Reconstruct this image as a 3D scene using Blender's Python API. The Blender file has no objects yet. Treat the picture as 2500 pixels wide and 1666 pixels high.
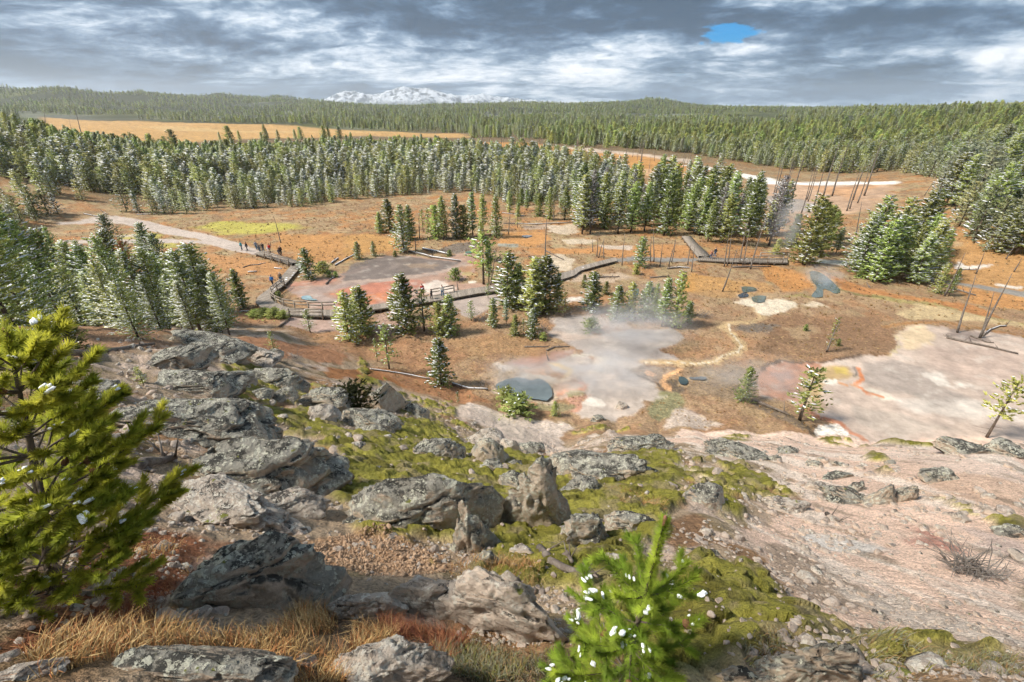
import bpy, bmesh, math, random
import numpy as np
from mathutils import Vector, Matrix

random.seed(7)
RNG = np.random.default_rng(11)
scene = bpy.context.scene
COL = scene.collection
R = math.radians

# ------------------------------------------------------------------ camera
CAM_Z, PITCH, LENS = 23.0, R(27.0), 16.0
cam_d = bpy.data.cameras.new('camera')
cam_d.lens, cam_d.sensor_width, cam_d.sensor_fit = LENS, 36.0, 'HORIZONTAL'
cam_d.clip_start, cam_d.clip_end = 0.05, 60000
cam = bpy.data.objects.new('camera', cam_d)
cam.location = (0, 0, CAM_Z)
cam.rotation_euler = (R(90) - PITCH, 0, 0)
COL.objects.link(cam)
scene.camera = cam

# ------------------------------------------------------------------ light
SUN_EL, SUN_AZ = 50.0, -100.0          # degrees; azimuth 0 = +Y (view), negative = to the left
sun_d = bpy.data.lights.new('sun', 'SUN')
sun_d.energy, sun_d.angle, sun_d.color = 2.8, R(9.0), (1.0, 0.93, 0.82)
sun = bpy.data.objects.new('sun', sun_d)
sdir = Vector((math.sin(R(SUN_AZ)) * math.cos(R(SUN_EL)), math.cos(R(SUN_AZ)) * math.cos(R(SUN_EL)), math.sin(R(SUN_EL))))
sun.rotation_euler = sdir.to_track_quat('Z', 'Y').to_euler()
COL.objects.link(sun)
vs = scene.view_settings
vs.view_transform, vs.look, vs.exposure, vs.gamma = 'Standard', 'None', 1.22, 1.0
scene.cycles.use_denoising = True
scene.cycles.use_adaptive_sampling, scene.cycles.adaptive_threshold, scene.cycles.adaptive_min_samples = True, 0.035, 16
try: scene.cycles.denoiser = 'OPENIMAGEDENOISE'
except Exception: pass
scene.cycles.max_bounces, scene.cycles.diffuse_bounces, scene.cycles.glossy_bounces = 5, 2, 2
scene.cycles.transparent_max_bounces, scene.cycles.volume_bounces = 8, 1
scene.cycles.volume_step_rate, scene.cycles.volume_max_steps = 2.0, 64

# ------------------------------------------------------------------ node helpers
class NT:
    def __init__(s, tree): s.t = tree; s.n = tree.nodes; s.l = tree.links
    def new(s, typ, **kw):
        n = s.n.new(typ)
        for k, v in kw.items():
            if k.startswith('_'): setattr(n, k[1:], v)
        return n
    def put(s, sock, v):
        if hasattr(v, 'links') or isinstance(v, bpy.types.NodeSocket): s.l.new(v, sock)
        elif v is not None:
            if isinstance(v, (tuple, list)) and len(v) == 3 and sock.type == 'RGBA': v = (*v, 1)
            sock.default_value = v
    def m(s, op, a, b=None, c=None, clamp=False):
        n = s.n.new('ShaderNodeMath'); n.operation = op; n.use_clamp = clamp
        for i, v in enumerate((a, b, c)):
            if v is not None: s.put(n.inputs[i], v)
        return n.outputs[0]
    def vm(s, op, a, b=None):
        n = s.n.new('ShaderNodeVectorMath'); n.operation = op
        s.put(n.inputs[0], a)
        if b is not None: s.put(n.inputs[3 if op == 'SCALE' else 1], b)
        return n.outputs[1] if op in ('LENGTH', 'DOT_PRODUCT') else n.outputs[0]
    def noise(s, vec, scale, detail=3, rough=0.55, dist=0.0, col=False):
        n = s.n.new('ShaderNodeTexNoise'); n.noise_dimensions = '3D'
        if vec is not None: s.l.new(vec, n.inputs['Vector'])
        s.put(n.inputs['Scale'], scale); n.inputs['Detail'].default_value = detail
        n.inputs['Roughness'].default_value = rough; n.inputs['Distortion'].default_value = dist
        return n.outputs['Color' if col else 'Fac']
    def vor(s, vec, scale, feature='F1', out='Distance', rnd=1.0):
        n = s.n.new('ShaderNodeTexVoronoi'); n.feature = feature
        if vec is not None: s.l.new(vec, n.inputs['Vector'])
        n.inputs['Scale'].default_value = scale; n.inputs['Randomness'].default_value = rnd
        return n.outputs[out]
    def mix(s, fac, a, b, mode='MIX'):
        n = s.n.new('ShaderNodeMix'); n.data_type = 'RGBA'; n.blend_type = mode
        s.put(n.inputs['Factor'], fac)
        s.put(n.inputs[6], a); s.put(n.inputs[7], b)
        return n.outputs[2]
    def step(s, x, lo, hi):
        n = s.n.new('ShaderNodeMapRange'); n.interpolation_type = 'SMOOTHSTEP'
        s.put(n.inputs[0], x); s.put(n.inputs[1], lo); s.put(n.inputs[2], hi)
        return n.outputs[0]
    def lin(s, x, lo, hi, a=0.0, b=1.0):
        n = s.n.new('ShaderNodeMapRange')
        s.put(n.inputs[0], x); s.put(n.inputs[1], lo); s.put(n.inputs[2], hi); s.put(n.inputs[3], a); s.put(n.inputs[4], b)
        return n.outputs[0]
    def bump(s, h, strength=0.5, dist=0.05):
        n = s.n.new('ShaderNodeBump'); n.inputs['Strength'].default_value = strength; n.inputs['Distance'].default_value = dist
        s.l.new(h, n.inputs['Height']); return n.outputs[0]

def new_mat(name):
    m = bpy.data.materials.new(name); m.use_nodes = True
    t = NT(m.node_tree); b = t.n['Principled BSDF']
    b.inputs['Roughness'].default_value = 0.9
    b.inputs['Specular IOR Level'].default_value = 0.25
    return m, t, b

# ------------------------------------------------------------------ world: broken cloud deck over a blue sky
w = bpy.data.worlds.new('World'); scene.world = w; w.use_nodes = True
t = NT(w.node_tree)
bg = t.n['Background']
tc = t.new('ShaderNodeTexCoord'); d = tc.outputs['Generated']
sep = t.new('ShaderNodeSeparateXYZ'); t.l.new(d, sep.inputs[0])
dx, dy, dz = sep.outputs
sky = t.new('ShaderNodeTexSky'); sky.sky_type = 'NISHITA'; sky.sun_disc = False
sky.sun_elevation, sky.sun_rotation = R(SUN_EL), R(SUN_AZ)
# a flat cloud layer seen in perspective
den = t.m('ADD', t.m('MAXIMUM', dz, 0.0), 0.10)
cx, cy = t.m('DIVIDE', dx, den), t.m('DIVIDE', dy, den)
cmb = t.new('ShaderNodeCombineXYZ'); t.put(cmb.inputs[0], t.m('MULTIPLY', cx, 0.55)); t.put(cmb.inputs[1], t.m('MULTIPLY', cy, 1.0)); cmb.inputs[2].default_value = 3.7
cp = cmb.outputs[0]
az = t.m('ARCTAN2', dx, dy)
el = t.m('ARCSINE', dz)
n_big = t.noise(cp, 0.50, 3, 0.5, 0.0)
cm2 = t.new('ShaderNodeCombineXYZ'); t.put(cm2.inputs[0], az); t.put(cm2.inputs[1], t.m('MULTIPLY', el, 2.9)); t.put(cm2.inputs[2], t.m('MULTIPLY', n_big, 0.6))
n_mid = t.noise(cm2.outputs[0], 4.6, 8, 0.60, 0.25)
n_fin = t.noise(cm2.outputs[0], 24.0, 4, 0.6, 0.3)
wob = t.m('MULTIPLY', t.m('SUBTRACT', n_mid, 0.5), 0.5)
def blob(a0, e0, wa, we, k=0.35):
    u = t.m('DIVIDE', t.m('ADD', t.m('SUBTRACT', az, R(a0)), t.m('MULTIPLY', wob, k)), R(wa))
    v = t.m('DIVIDE', t.m('ADD', t.m('SUBTRACT', el, R(e0)), t.m('MULTIPLY', wob, k * 0.25)), R(we))
    q = t.m('ADD', t.m('MULTIPLY', u, u), t.m('MULTIPLY', v, v))
    return t.m('POWER', 2.718, t.m('MULTIPLY', q, -1.0))
lum = t.m('ADD', t.m('MULTIPLY', t.m('SUBTRACT', n_big, 0.5), 0.7), t.m('MULTIPLY', t.m('SUBTRACT', n_mid, 0.5), 2.4))
lum = t.m('ADD', lum, t.m('MULTIPLY', t.m('SUBTRACT', n_fin, 0.5), 0.95))
lum = t.m('ADD', lum, 0.50)
#        az   el   waz  wel  gain     (cloud masses of the deck)
for a0, e0, wa, we, g in ((-5, 8.0, 12, 2.3, -0.42), (6, 8.6, 10, 3.0, -0.30), (-34, 3.9, 14, 1.7, -0.26), (-26, 1.5, 13, 1.0, -0.30),
                          (36, 1.7, 12, 1.5, -0.36), (34, 6.6, 8, 1.6, -0.36), (18, 9.0, 8, 1.6, -0.2), (-43, 7, 7, 1.5, -0.16), (-50, 2, 10, 2, -0.15),
                          (3, 2.6, 16, 1.7, 0.34), (-19, 6.2, 7, 2.0, 0.18), (14, 4.4, 9, 1.5, 0.16), (-10, 4.2, 9, 1.1, 0.16), (24, 5.7, 2.4, 1.0, 0.40), (40, 4.2, 8, 0.6, 0.24), (31, 0.3, 12, 0.5, 0.34), (-40, 0.9, 10, .5, 0.2)):
    lum = t.m('ADD', lum, t.m('MULTIPLY', blob(a0, e0, wa, we), g))
lum = t.m('MAXIMUM', t.m('MINIMUM', lum, 1.2), 0.0)
ramp = t.new('ShaderNodeValToRGB'); t.l.new(lum, ramp.inputs[0])
cr = ramp.color_ramp; cr.interpolation = 'B_SPLINE'
cr.elements[0].position, cr.elements[0].color = 0.0, (0.035, 0.070, 0.120, 1)
cr.elements[1].position, cr.elements[1].color = 1.0, (0.95, 0.96, 0.98, 1)
for p, c in ((0.22, (0.055, 0.108, 0.185)), (0.45, (0.14, 0.225, 0.335)), (0.68, (0.40, 0.495, 0.60))):
    e = cr.elements.new(p); e.color = (*c, 1)
CLOUD_GAIN = 10.0 * 0.64
cloud = t.mix(1.0, ramp.outputs[0], (CLOUD_GAIN,) * 3, 'MULTIPLY')
# one ragged hole of blue sky in the deck
hole = t.m('ADD', blob(20.2, 6.25, 2.6, 0.70, 0.42), t.m('ADD', t.m('MULTIPLY', t.m('SUBTRACT', n_fin, 0.5), 1.5), t.m('MULTIPLY', t.m('SUBTRACT', n_mid, 0.5), -0.6)))
hole = t.step(hole, 0.34, 0.62)
blue = t.mix(1.0, sky.outputs[0], (0.0, 0.34, 0.66), 'MULTIPLY')
fin = t.mix(hole, cloud, blue)
t.l.new(fin, bg.inputs['Color'])
bg.inputs['Strength'].default_value = 0.1

# ------------------------------------------------------------------ pixel <-> place (survey of the photograph, 2500 x 1666)
FPX = 2500 * LENS / 36.0
CT, ST = math.cos(PITCH), math.sin(PITCH)
def ray(sx, sy):
    u = 833.0 - sy
    v = np.array([sx - 1250.0, FPX * CT + u * ST, -FPX * ST + u * CT])
    return v / np.linalg.norm(v)
FR = dict(A=(0, 240, 2.8), B=(840, 300, 2.8), C=(1660, 300, 2.8), D=(0, 760, 2.8), E=(840, 760, 2.8), F=(1660, 760, 2.8),
          G=(0, 1106, 2.8), H=(840, 1106, 2.8), I=(1660, 1106, 2.8), J=(560, 560, 6.53), K=(880, 560, 4.525), L=(1380, 540, 3.795),
          M=(2000, 560, 4.612), N=(1200, 760, 4.525), O=(0, 560, 3.795), Q=(1950, 430, 4.278), S=(0, 0, 1.0), V=(0, 0, 0.9412))
def px(k, u, v):
    ox, oy, s = FR[k]; return ox + u / s, oy + v / s
def flat(k, u, v, z=0.0):
    d = ray(*px(k, u, v)); q = (z - CAM_Z) / d[2]
    return np.array([d[0] * q, d[1] * q, z])

# ------------------------------------------------------------------ numpy noise
def _h(ix, iy, iz, seed):
    n = (ix.astype(np.int64) * 374761393 + iy.astype(np.int64) * 668265263 + iz.astype(np.int64) * 2147483647 + seed * 144665) & 0xFFFFFFFF
    n = ((n ^ (n >> 13)) * 1274126177) & 0xFFFFFFFF
    n = ((n ^ (n >> 16)) * 2246822519) & 0xFFFFFFFF
    return ((n ^ (n >> 15)) & 0xFFFFFF) / float(0xFFFFFF)
_T = np.random.default_rng(5).random(262144 + 70000).astype(np.float32)
def vn2(x, y, seed=0):
    x = np.asarray(x, np.float64); y = np.asarray(y, np.float64)
    ix, iy = np.floor(x), np.floor(y); fx, fy = (x - ix).astype(np.float32), (y - iy).astype(np.float32)
    fx, fy = fx * fx * (3 - 2 * fx), fy * fy * (3 - 2 * fy)
    ix = ix.astype(np.int32); iy = iy.astype(np.int32); so = (seed * 7919) % 70000
    x0, x1 = (ix & 511) << 9, ((ix + 1) & 511) << 9; y0, y1 = iy & 511, (iy + 1) & 511
    T = _T[so:so + 262144]
    a, b, c, e = T[x0 | y0], T[x1 | y0], T[x0 | y1], T[x1 | y1]
    a += (b - a) * fx; c += (e - c) * fx
    return a + (c - a) * fy
def fbm2(x, y, o=4, seed=0, g=0.5):
    s, a, f, tot = 0.0, 1.0, 1.0, 0.0
    for i in range(o):
        s = s + a * vn2(x * f + i * 17.3, y * f - i * 9.1, seed + i); tot += a; a *= g; f *= 2.03
    return s / tot
def vn3(p, seed=0):
    i = np.floor(p); f = p - i; f = f * f * (3 - 2 * f); r = 0.0
    for a in (0, 1):
        for b in (0, 1):
            for c in (0, 1):
                wgt = (f[:, 0] if a else 1 - f[:, 0]) * (f[:, 1] if b else 1 - f[:, 1]) * (f[:, 2] if c else 1 - f[:, 2])
                r = r + wgt * _h(i[:, 0] + a, i[:, 1] + b, i[:, 2] + c, seed)
    return r
def fbm3(p, o=4, seed=0, g=0.5):
    s, a, f, tot = 0.0, 1.0, 1.0, 0.0
    for i in range(o):
        s = s + a * vn3(p * f + i * 7.7, seed + i); tot += a; a *= g; f *= 2.1
    return s / tot
def cells2(x, y, seed=0):
    ix, iy = np.floor(x), np.floor(y); z = np.zeros_like(ix); best = np.full(x.shape, 9.0); cid = np.zeros(x.shape)
    for a in (-1, 0, 1):
        for b in (-1, 0, 1):
            qx = ix + a + _h(ix + a, iy + b, z, seed); qy = iy + b + _h(ix + a, iy + b, z, seed + 5)
            dd = np.hypot(x - qx, y - qy); hh = _h(ix + a, iy + b, z, seed + 9)
            cid = np.where(dd < best, hh, cid); best = np.minimum(best, dd)
    return best, cid
def sst(x, a, b):
    q = np.clip((x - a) / (b - a), 0, 1); return q * q * (3 - 2 * q)

# ------------------------------------------------------------------ terrain: surveyed heights
def wp(vx, vy, r):
    d = ray(vx * 1.0625, vy * 1.0625); h = math.hypot(d[0], d[1]); return (d[0] / h * r, d[1] / h * r, CAM_Z + d[2] / h * r)
near_cp = []
for vx, rows in {
    1176: [(1568, 1.75), (1400, 2.8), (1250, 5), (1150, 8.2), (1080, 12), (1048, 14.5)],
    1200: [(1003, 25), (962, 30)], 1300: [(1022, 26)], 1080: [(962, 27)],
    0: [(1568, 2.6), (1300, 4.5), (1000, 9), (800, 20), (760, 30), (745, 42)],
    150: [(1568, 2.4), (1300, 4.6), (1000, 10), (800, 23), (765, 29)],
    300: [(1568, 2.2), (1400, 3.5), (1200, 6.1), (1000, 11.3), (850, 19.5), (775, 27), (750, 35)],
    480: [(1400, 3.3), (1200, 6.2), (1000, 12.3), (880, 19), (800, 27), (772, 32)],
    620: [(1400, 3.1), (1200, 6), (1050, 11), (950, 17), (860, 26), (800, 36), (765, 47)],
    800: [(1300, 3.9), (1150, 7.5), (1050, 11.5), (980, 16), (900, 25), (860, 33), (838, 39)],
    960: [(1300, 3.9), (1150, 7.8), (1060, 12), (1000, 17), (950, 24), (922, 31)],
    1400: [(1400, 2.9), (1250, 5.2), (1150, 8.5), (1080, 12.5), (1030, 17), (985, 22)],
    1600: [(1500, 2.4), (1350, 3.6), (1250, 5.4), (1150, 9), (1070, 14), (1010, 20), (993, 23)],
    1800: [(1568, 2.2), (1430, 3.4), (1200, 10.5), (1100, 15), (1020, 21.5), (1002, 24)], 1750: [(1320, 5.2)], 1850: [(1300, 7.4)],
    2050: [(1500, 3.8), (1400, 6.4), (1250, 10), (1130, 15), (1040, 21), (1012, 24.5)],
    2353: [(1568, 2.8), (1490, 4.5), (1400, 8), (1250, 12), (1120, 17), (1040, 22.5), (1017, 25.5)]}.items():
    for vy, r in rows: near_cp.append(wp(vx, vy, r))
def pol(a, r, z): return (math.sin(R(a)) * r, math.cos(R(a)) * r, z)
near_cp += [(0, 0.2, 20.9), (-0.8, -0.6, 21.2), (0.8, -0.6, 21.2)]
for a, r0 in ((-70, 95), (-60, 88), (-52, 80), (-45, 74), (-38, 67), (-32, 60), (-26, 52), (-20, 45), (-14, 39), (-8, 35), (-2, 32), (4, 31), (10, 30.2), (16, 30.5), (22, 31.5), (28, 33), (34, 35), (40, 37), (46, 38.5), (52, 40), (60, 45), (70, 60)):
    for k in (1.0, 1.18, 1.5, 2.0, 2.8): near_cp.append(pol(a, r0 * k, 0.0))
for a, zs in ((85, (20.3, 18, 14)), (110, (21, 21, 22)), (145, (21.6, 24, 28)), (180, (21.8, 25, 31)), (-145, (21.8, 25, 30)), (-110, (21.4, 22.5, 25)), (-85, (20.8, 20, 17))):
    for r, z in zip((3, 12, 45), zs): near_cp.append(pol(a, r, z))
    near_cp.append(pol(a, 160, 20 if abs(a) > 100 else 5))
near_cp.append(pol(75, 30, 7)); near_cp.append(pol(-72, 45, 11))

far_cp = []
for vx, vy, r in ((0, 430, 175), (0, 335, 230), (0, 303, 265), (100, 352, 230), (200, 395, 215), (60, 318, 255), (-200, 300, 220), (-200, 430, 165),
                  (2353, 420, 170), (2353, 352, 260), (2353, 300, 500), (2353, 256, 1000), (2150, 340, 330), (2100, 300, 560), (2000, 300, 620), (2000, 258, 1150), (2200, 256, 1050),
                  (1800, 290, 800), (1800, 262, 1600), (2700, 330, 300), (2700, 250, 900), (2200, 262, 800),
                  (1200, 239, 2500), (1000, 243, 2500), (1100, 241, 2500), (1350, 238, 2400), (1490, 227, 2300), (1450, 236, 2300), (1540, 234, 2300), (1570, 245, 2150), (1660, 250, 2100), (1750, 254, 2000), (850, 244, 2700),
                  (0, 196, 3000), (150, 203, 3000), (320, 211, 3000), (500, 213, 3050), (640, 223, 3150), (740, 237, 3250), (-300, 200, 3000), (-700, 200, 2800),
                  (0, 254, 1800), (250, 256, 1800), (450, 256, 1900), (600, 257, 2000), (1000, 258, 1700), (1300, 256, 1700), (1500, 258, 1600), (0, 240, 2300), (300, 240, 2400), (500, 240, 2500),
                  (2600, 235, 1200), (2900, 225, 1200)):
    far_cp.append(wp(vx, vy, r))
for a in range(-34, 30, 8):
    for r in (100, 160, 260, 420, 700, 1000): far_cp.append(pol(a, r, 0.0))
far_cp += [tuple(flat('V', u, v)) for u, v in ((180, 512), (250, 520), (200, 556), (100, 560), (320, 505), (60, 600), (0, 560), (120, 525))]
for a, rs in ((-42, (70, 100, 420, 600, 1000)), (-50, (100, 450, 1000)), (-60, (100, 450, 1000)), (34, (70, 120, 200, 330)), (42, (70, 110)), (50, (70, 105)), (60, (70, 100))):
    for r in rs: far_cp.append(pol(a, r, 0.0))
for a in range(-70, 75, 10): far_cp.append(pol(a, 4600, 5.0)); far_cp.append(pol(a, 6500, 0.0))
for a in (90, 120, 150, 180, -150, -120, -90):
    for r, z in ((100, 22), (400, 30), (2000, 60), (6000, 40)): far_cp.append(pol(a, r, z if abs(a) > 100 else z * 0.5))

def warp(P, s):
    P = np.asarray(P, float); r = np.hypot(P[..., 0], P[..., 1]) + 1e-6; k = np.log1p(r / s) / r
    return np.stack([P[..., 0] * k, P[..., 1] * k], -1)
class RBF:
    def __init__(s, pts, sc):
        P = np.array(pts); s.sc = sc; s.q = warp(P[:, :2], sc); n = len(P)
        D = np.linalg.norm(s.q[:, None] - s.q[None], axis=-1)
        A = np.zeros((n + 1, n + 1)); A[:n, :n] = D + np.eye(n) * -1e-4; A[:n, n] = 1; A[n, :n] = 1
        s.c = np.linalg.solve(A, np.append(P[:, 2], 0))
    def __call__(s, x, y):
        sh = np.shape(x); q = warp(np.stack([np.ravel(x), np.ravel(y)], -1), s.sc); out = np.empty(len(q))
        for i in range(0, len(q), 40000):
            b = q[i:i + 40000]
            D = np.sqrt(np.maximum((b[:, None, 0] - s.q[None, :, 0]) ** 2 + (b[:, None, 1] - s.q[None, :, 1]) ** 2, 1e-6))
            out[i:i + 40000] = D @ s.c[:-1] + s.c[-1]
        return out.reshape(sh)
NEAR, FAR = RBF(near_cp, 2.0), RBF(far_cp, 30.0)
def Hbase(x, y):
    x = np.asarray(x, float); y = np.asarray(y, float); r = np.hypot(x, y)
    wf = sst(r, 75, 125)
    zn = np.maximum(NEAR(x, y), -0.3) if np.any(wf < 1) else 0
    zf = np.maximum(FAR(x, y), -0.4) if np.any(wf > 0) else 0
    return zn * (1 - wf) + zf * wf
def hit(k, u, v, rmax=4000):
    d = ray(*px(k, u, v)); h = math.hypot(d[0], d[1])
    rs = np.geomspace(0.8, rmax, 1400)
    x, y, z = d[0] / h * rs, d[1] / h * rs, CAM_Z + d[2] / h * rs
    below = np.nonzero(z < Hbase(x, y))[0]
    if len(below) == 0: return np.array([x[-1], y[-1], z[-1]])
    i = max(below[0], 1)
    rs2 = np.linspace(rs[i - 1], rs[i], 24); x, y, z = d[0] / h * rs2, d[1] / h * rs2, CAM_Z + d[2] / h * rs2
    j = np.nonzero(z < Hbase(x, y))[0]; j = j[0] if len(j) else 23
    return np.array([x[j], y[j], z[j]])
def over(base, k, u, v):
    """the point above `base` (same distance from the viewer) seen at pixel u, v"""
    d = ray(*px(k, u, v)); b = np.array(base); hb = b[:2] / np.linalg.norm(b[:2])
    q = np.dot(b[:2], hb) / np.dot(d[:2], hb)
    return np.array([d[0] * q, d[1] * q, CAM_Z + d[2] * q])
# ------------------------------------------------------------------ ground patches (real colours of soil, mud, sinter, grass, moss)
def poly_sd(P, x, y):
    """signed distance to polygon, positive inside"""
    n = len(P); dmin = np.full(x.shape, 1e9); ins = np.zeros(x.shape, bool)
    for i in range(n):
        ax, ay = P[i][:2]; bx, by = P[(i + 1) % n][:2]
        ex, ey = bx - ax, by - ay; wx, wy = x - ax, y - ay
        tt = np.clip((wx * ex + wy * ey) / (ex * ex + ey * ey + 1e-9), 0, 1)
        dmin = np.minimum(dmin, np.hypot(wx - ex * tt, wy - ey * tt))
        c = ((ay > y) != (by > y)) & (x < ex * (y - ay) / (ey if abs(ey) > 1e-9 else 1e-9) + ax)
        ins ^= c
    return np.where(ins, dmin, -dmin)
def line_sd(P, x, y, hw):
    dmin = np.full(x.shape, 1e9)
    for i in range(len(P) - 1):
        ax, ay = P[i][:2]; bx, by = P[i + 1][:2]; ex, ey = bx - ax, by - ay; wx, wy = x - ax, y - ay
        tt = np.clip((wx * ex + wy * ey) / (ex * ex + ey * ey + 1e-9), 0, 1)
        dmin = np.minimum(dmin, np.hypot(wx - ex * tt, wy - ey * tt))
    return hw - dmin
def fpoly(s, z=0.0, how=flat):
    """'K 0,350 280,290 J 20,30' -> world points"""
    out, k = [], None
    for tok in s.split():
        if tok.isalpha(): k = tok; continue
        u, v = map(float, tok.split(',')); out.append(flat(k, u, v, z) if how is flat else how(k, u, v))
    return out
ID = dict(ground=0, mud_a=1, mud_b=2, mud_c=3, path=4, moss=5, hillside=6, far=7, path_r=8, snow=9, meadow=10)
PATCH = []
def patch(s, col, soft=0.6, wob=0.5, rid=None, how=flat, line=None, op=1.0, wsc=1.0):
    PATCH.append((fpoly(s, 0.0, how), col, soft, wob, rid, line, op, wsc))

# far marsh and meadows
patch('V 100,281 400,284 700,291 1070,302 1070,313 850,312 600,321 400,331 200,326 100,310', (.52, .33, .14), 20, 12, 'meadow')
patch('V 300,292 700,300 900,303 700,306 400,304', (.60, .44, .22), 12, 12, op=.6)
patch('B 780,128 1300,128 1420,158 1700,190 2100,222 2353,300 2353,390 2100,370 1900,360 1650,300 1480,265 1480,200 1200,196 900,180', (.50, .27, .10), 5, 5, 'meadow')
patch('B 1300,150 1700,176 2353,250 2353,275 2000,225 1700,200', (.62, .52, .44), 3, 4, op=.8)
patch('B 1500,262 1800,290 2353,345 2353,385 1900,350', (.60, .42, .28), 3, 4, op=.7)
patch('C 540,400 800,395 1100,420 1300,440 1470,470 1440,520 1330,580 1200,640 900,640 700,600 560,520', (.50, .35, .25), 3, 4, 'meadow')
patch('C 560,500 700,500 1000,590 900,620 700,590', (.36, .34, .33), 3, 4, op=.8)
patch('C 900,430 1300,470 1200,560 1000,500', (.52, .30, .16), 3, 5, op=.7)
patch('C 40,292 200,300 380,330 560,360 740,400 1000,400 1200,425 1460,460 1460,485 1200,445 960,425 720,420 520,410 380,352 200,318', (.80, .80, .80), 2, 3, op=.95)
# right orange meadow
patch('Q 1650,700 1900,640 2353,600 2600,600 2600,1330 2353,1300 2000,1180 1600,1080 1500,1000', (.50, .27, .09), 2, 2)
patch('Q 1740,690 2250,700 2100,725 1800,712', (.82, .82, .82), .5, 1.5)
patch('Q 1600,880 1700,870 1760,930 2000,940 1960,975 1700,965 1640,940', (.8, .8, .8), .5, 1.8, op=.8)
patch('Q 2100,1130 2353,1150 2353,1175 2200,1160', (.8, .8, .8), .4, 1.2, op=.8)
patch('Q 150,860 400,880 550,880 560,930 380,930 200,890', (.8, .8, .8), .3, .7, op=.9)
patch('Q 70,800 300,830 280,850 100,830', (.8, .8, .8), .3, .7, op=.8)
# basin: orange sedge
patch('L 1050,520 1200,490 1450,520 1700,590 1600,650 1300,640 1050,650', (.52, .27, .065), .8, 1.0)
patch('L 1900,400 2100,450 2353,560 2200,660 2000,650 1900,560 1800,470', (.50, .23, .06), .8, 1.0)
patch('M 40,480 200,540 500,650 900,740 1300,790 1700,850 2030,960 2030,1000 1800,960 1400,880 1000,800 600,740 250,690 60,560', (.46, .20, .06), .5, .6)
patch('M 1500,620 2306,780 2306,900 2000,880 1700,820', (.50, .24, .07), 1, 1)
patch('B 1080,745 1350,745 1420,800 1300,850 1050,830', (.55, .27, .08), .8, .9)
patch('B 1230,860 1560,860 2350,830 2353,910 1960,920 1850,920 1700,900 1300,900', (.52, .25, .08), 1, 1)
patch('B 0,770 200,760 420,800 330,880 180,900 0,960', (.52, .28, .08), 1.5, 1.5)
patch('A 1900,940 2352,930 2352,1110 2100,1100 1900,1040', (.50, .25, .075), 2, 2)
patch('A 1380,1060 1800,1110 1960,1160 1900,1210 1650,1200 1400,1120', (.50, .25, .09), 1, 1)
patch('A 1300,880 1500,845 1700,850 2000,865 2120,885 1950,895 1850,920 1700,935 1500,915', (.46, .42, .06), 3, 3)
patch('A 600,950 680,922 850,932 1050,925 1110,955 700,966', (.40, .36, .07), 1.5, 2)
patch('A 1000,990 1400,1008 1300,1035 1000,1010', (.42, .38, .07), 1.5, 2)
patch('A 720,945 900,925 950,945 800,955', (.55, .48, .40), 1, 1.5)
# pale sinter flats in the middle distance
patch('B 1490,800 1640,788 1720,805 1690,825 1540,832', (.62, .52, .40), .6, .8)
patch('B 1380,700 1590,690 1600,750 1480,760 1400,740', (.58, .48, .38), .8, 1)
patch('B 1220,700 1400,690 1380,725 1230,730', (.45, .33, .25), .8, 1)
patch('K 2060,380 2060,300 2180,270 2353,330 2353,450 2200,470 2100,440', (.60, .50, .38), .5, .8)
patch('K 1960,330 2050,320 2060,350 1960,360', (.34, .34, .34), .3, .3)
patch('B 1050,825 1190,825 1190,850 1060,845', (.33, .34, .30), .3, .3)
patch('B 1740,835 1980,838 1960,870 1800,865', (.60, .50, .42), .5, .8)
patch('B 1500,1040 1900,1030 1980,1060 1700,1100 1520,1080', (.50, .38, .28), .7, .9)
patch('B 1520,1200 1640,1190 1640,1220 1530,1228', (.70, .64, .6), .4, .5)
patch('B 1400,1330 1600,1310 1900,1350 2000,1400 1700,1400 1450,1400', (.48, .38, .33), .6, .8)
# paint pot flat beside the boardwalk (dusty pink, grey, red)
patch('J 2221,545 2000,600 1750,720 1400,790 1050,850 900,900 960,1010 1100,1050 1170,1110 1260,1170 1270,1270 1780,1285 K 100,850 400,812 800,750 1020,700 1300,655 1500,615 1300,600 1120,600 1180,520 1280,470 1240,400 1300,300 1200,262 1080,272 900,330 700,310 500,290 280,290 60,340', (.42, .28, .22), .5, .45, 'mud_a')
patch('K -120,400 60,348 280,296 500,294 700,330 900,342 1100,362 1000,430 850,470 650,500 400,540 100,580 -220,600', (.20, .165, .15), .5, .5)
patch('J 1750,725 2221,560 2221,640 1900,740', (.25, .2, .18), .4, .4)
patch('K -260,640 0,600 300,570 600,555 720,585 650,640 500,700 340,790 100,835 -320,835', (.50, .21, .14), .7, .6)
patch('K 60,720 300,690 400,740 300,790 100,810', (.60, .24, .12), .7, .5)
patch('J 900,905 1050,835 1400,800 1720,750 1720,820 1500,885 1100,910', (.48, .25, .18), .4, .4)
patch('J 950,1010 1200,940 1600,880 2220,830 2220,880 1700,950 1500,1010 1560,1060 1780,1120 1700,1180 1400,1160 1260,1120 1200,1050', (.40, .31, .28), .5, .4)
patch('K -200,570 300,540 700,490 1000,430 1150,360 1180,370 1020,455 720,520 300,575 -200,600', (.46, .36, .31), .3, .3)
patch('K 640,650 700,600 850,560 920,590 1010,630 1060,645 1000,690 800,725', (.66, .58, .53), .5, .4)
patch('K 1060,470 1110,410 1220,370 1300,320 1260,430 1180,500', (.42, .24, .14), .4, .4)
patch('K 470,385 700,370 860,395 800,435 560,425', (.36, .27, .20), .3, .5, op=.7)
patch('K 1110,475 1230,475 1270,500 1200,520 1120,505', (.46, .36, .18), .2, .2)
patch('K 1195,575 1270,570 1290,585 1240,600 1190,595', (.74, .68, .60), .15, .15)
patch('J 1590,1010 1680,1005 1690,1030 1600,1030', (.62, .26, .14), .3, .15)
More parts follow.
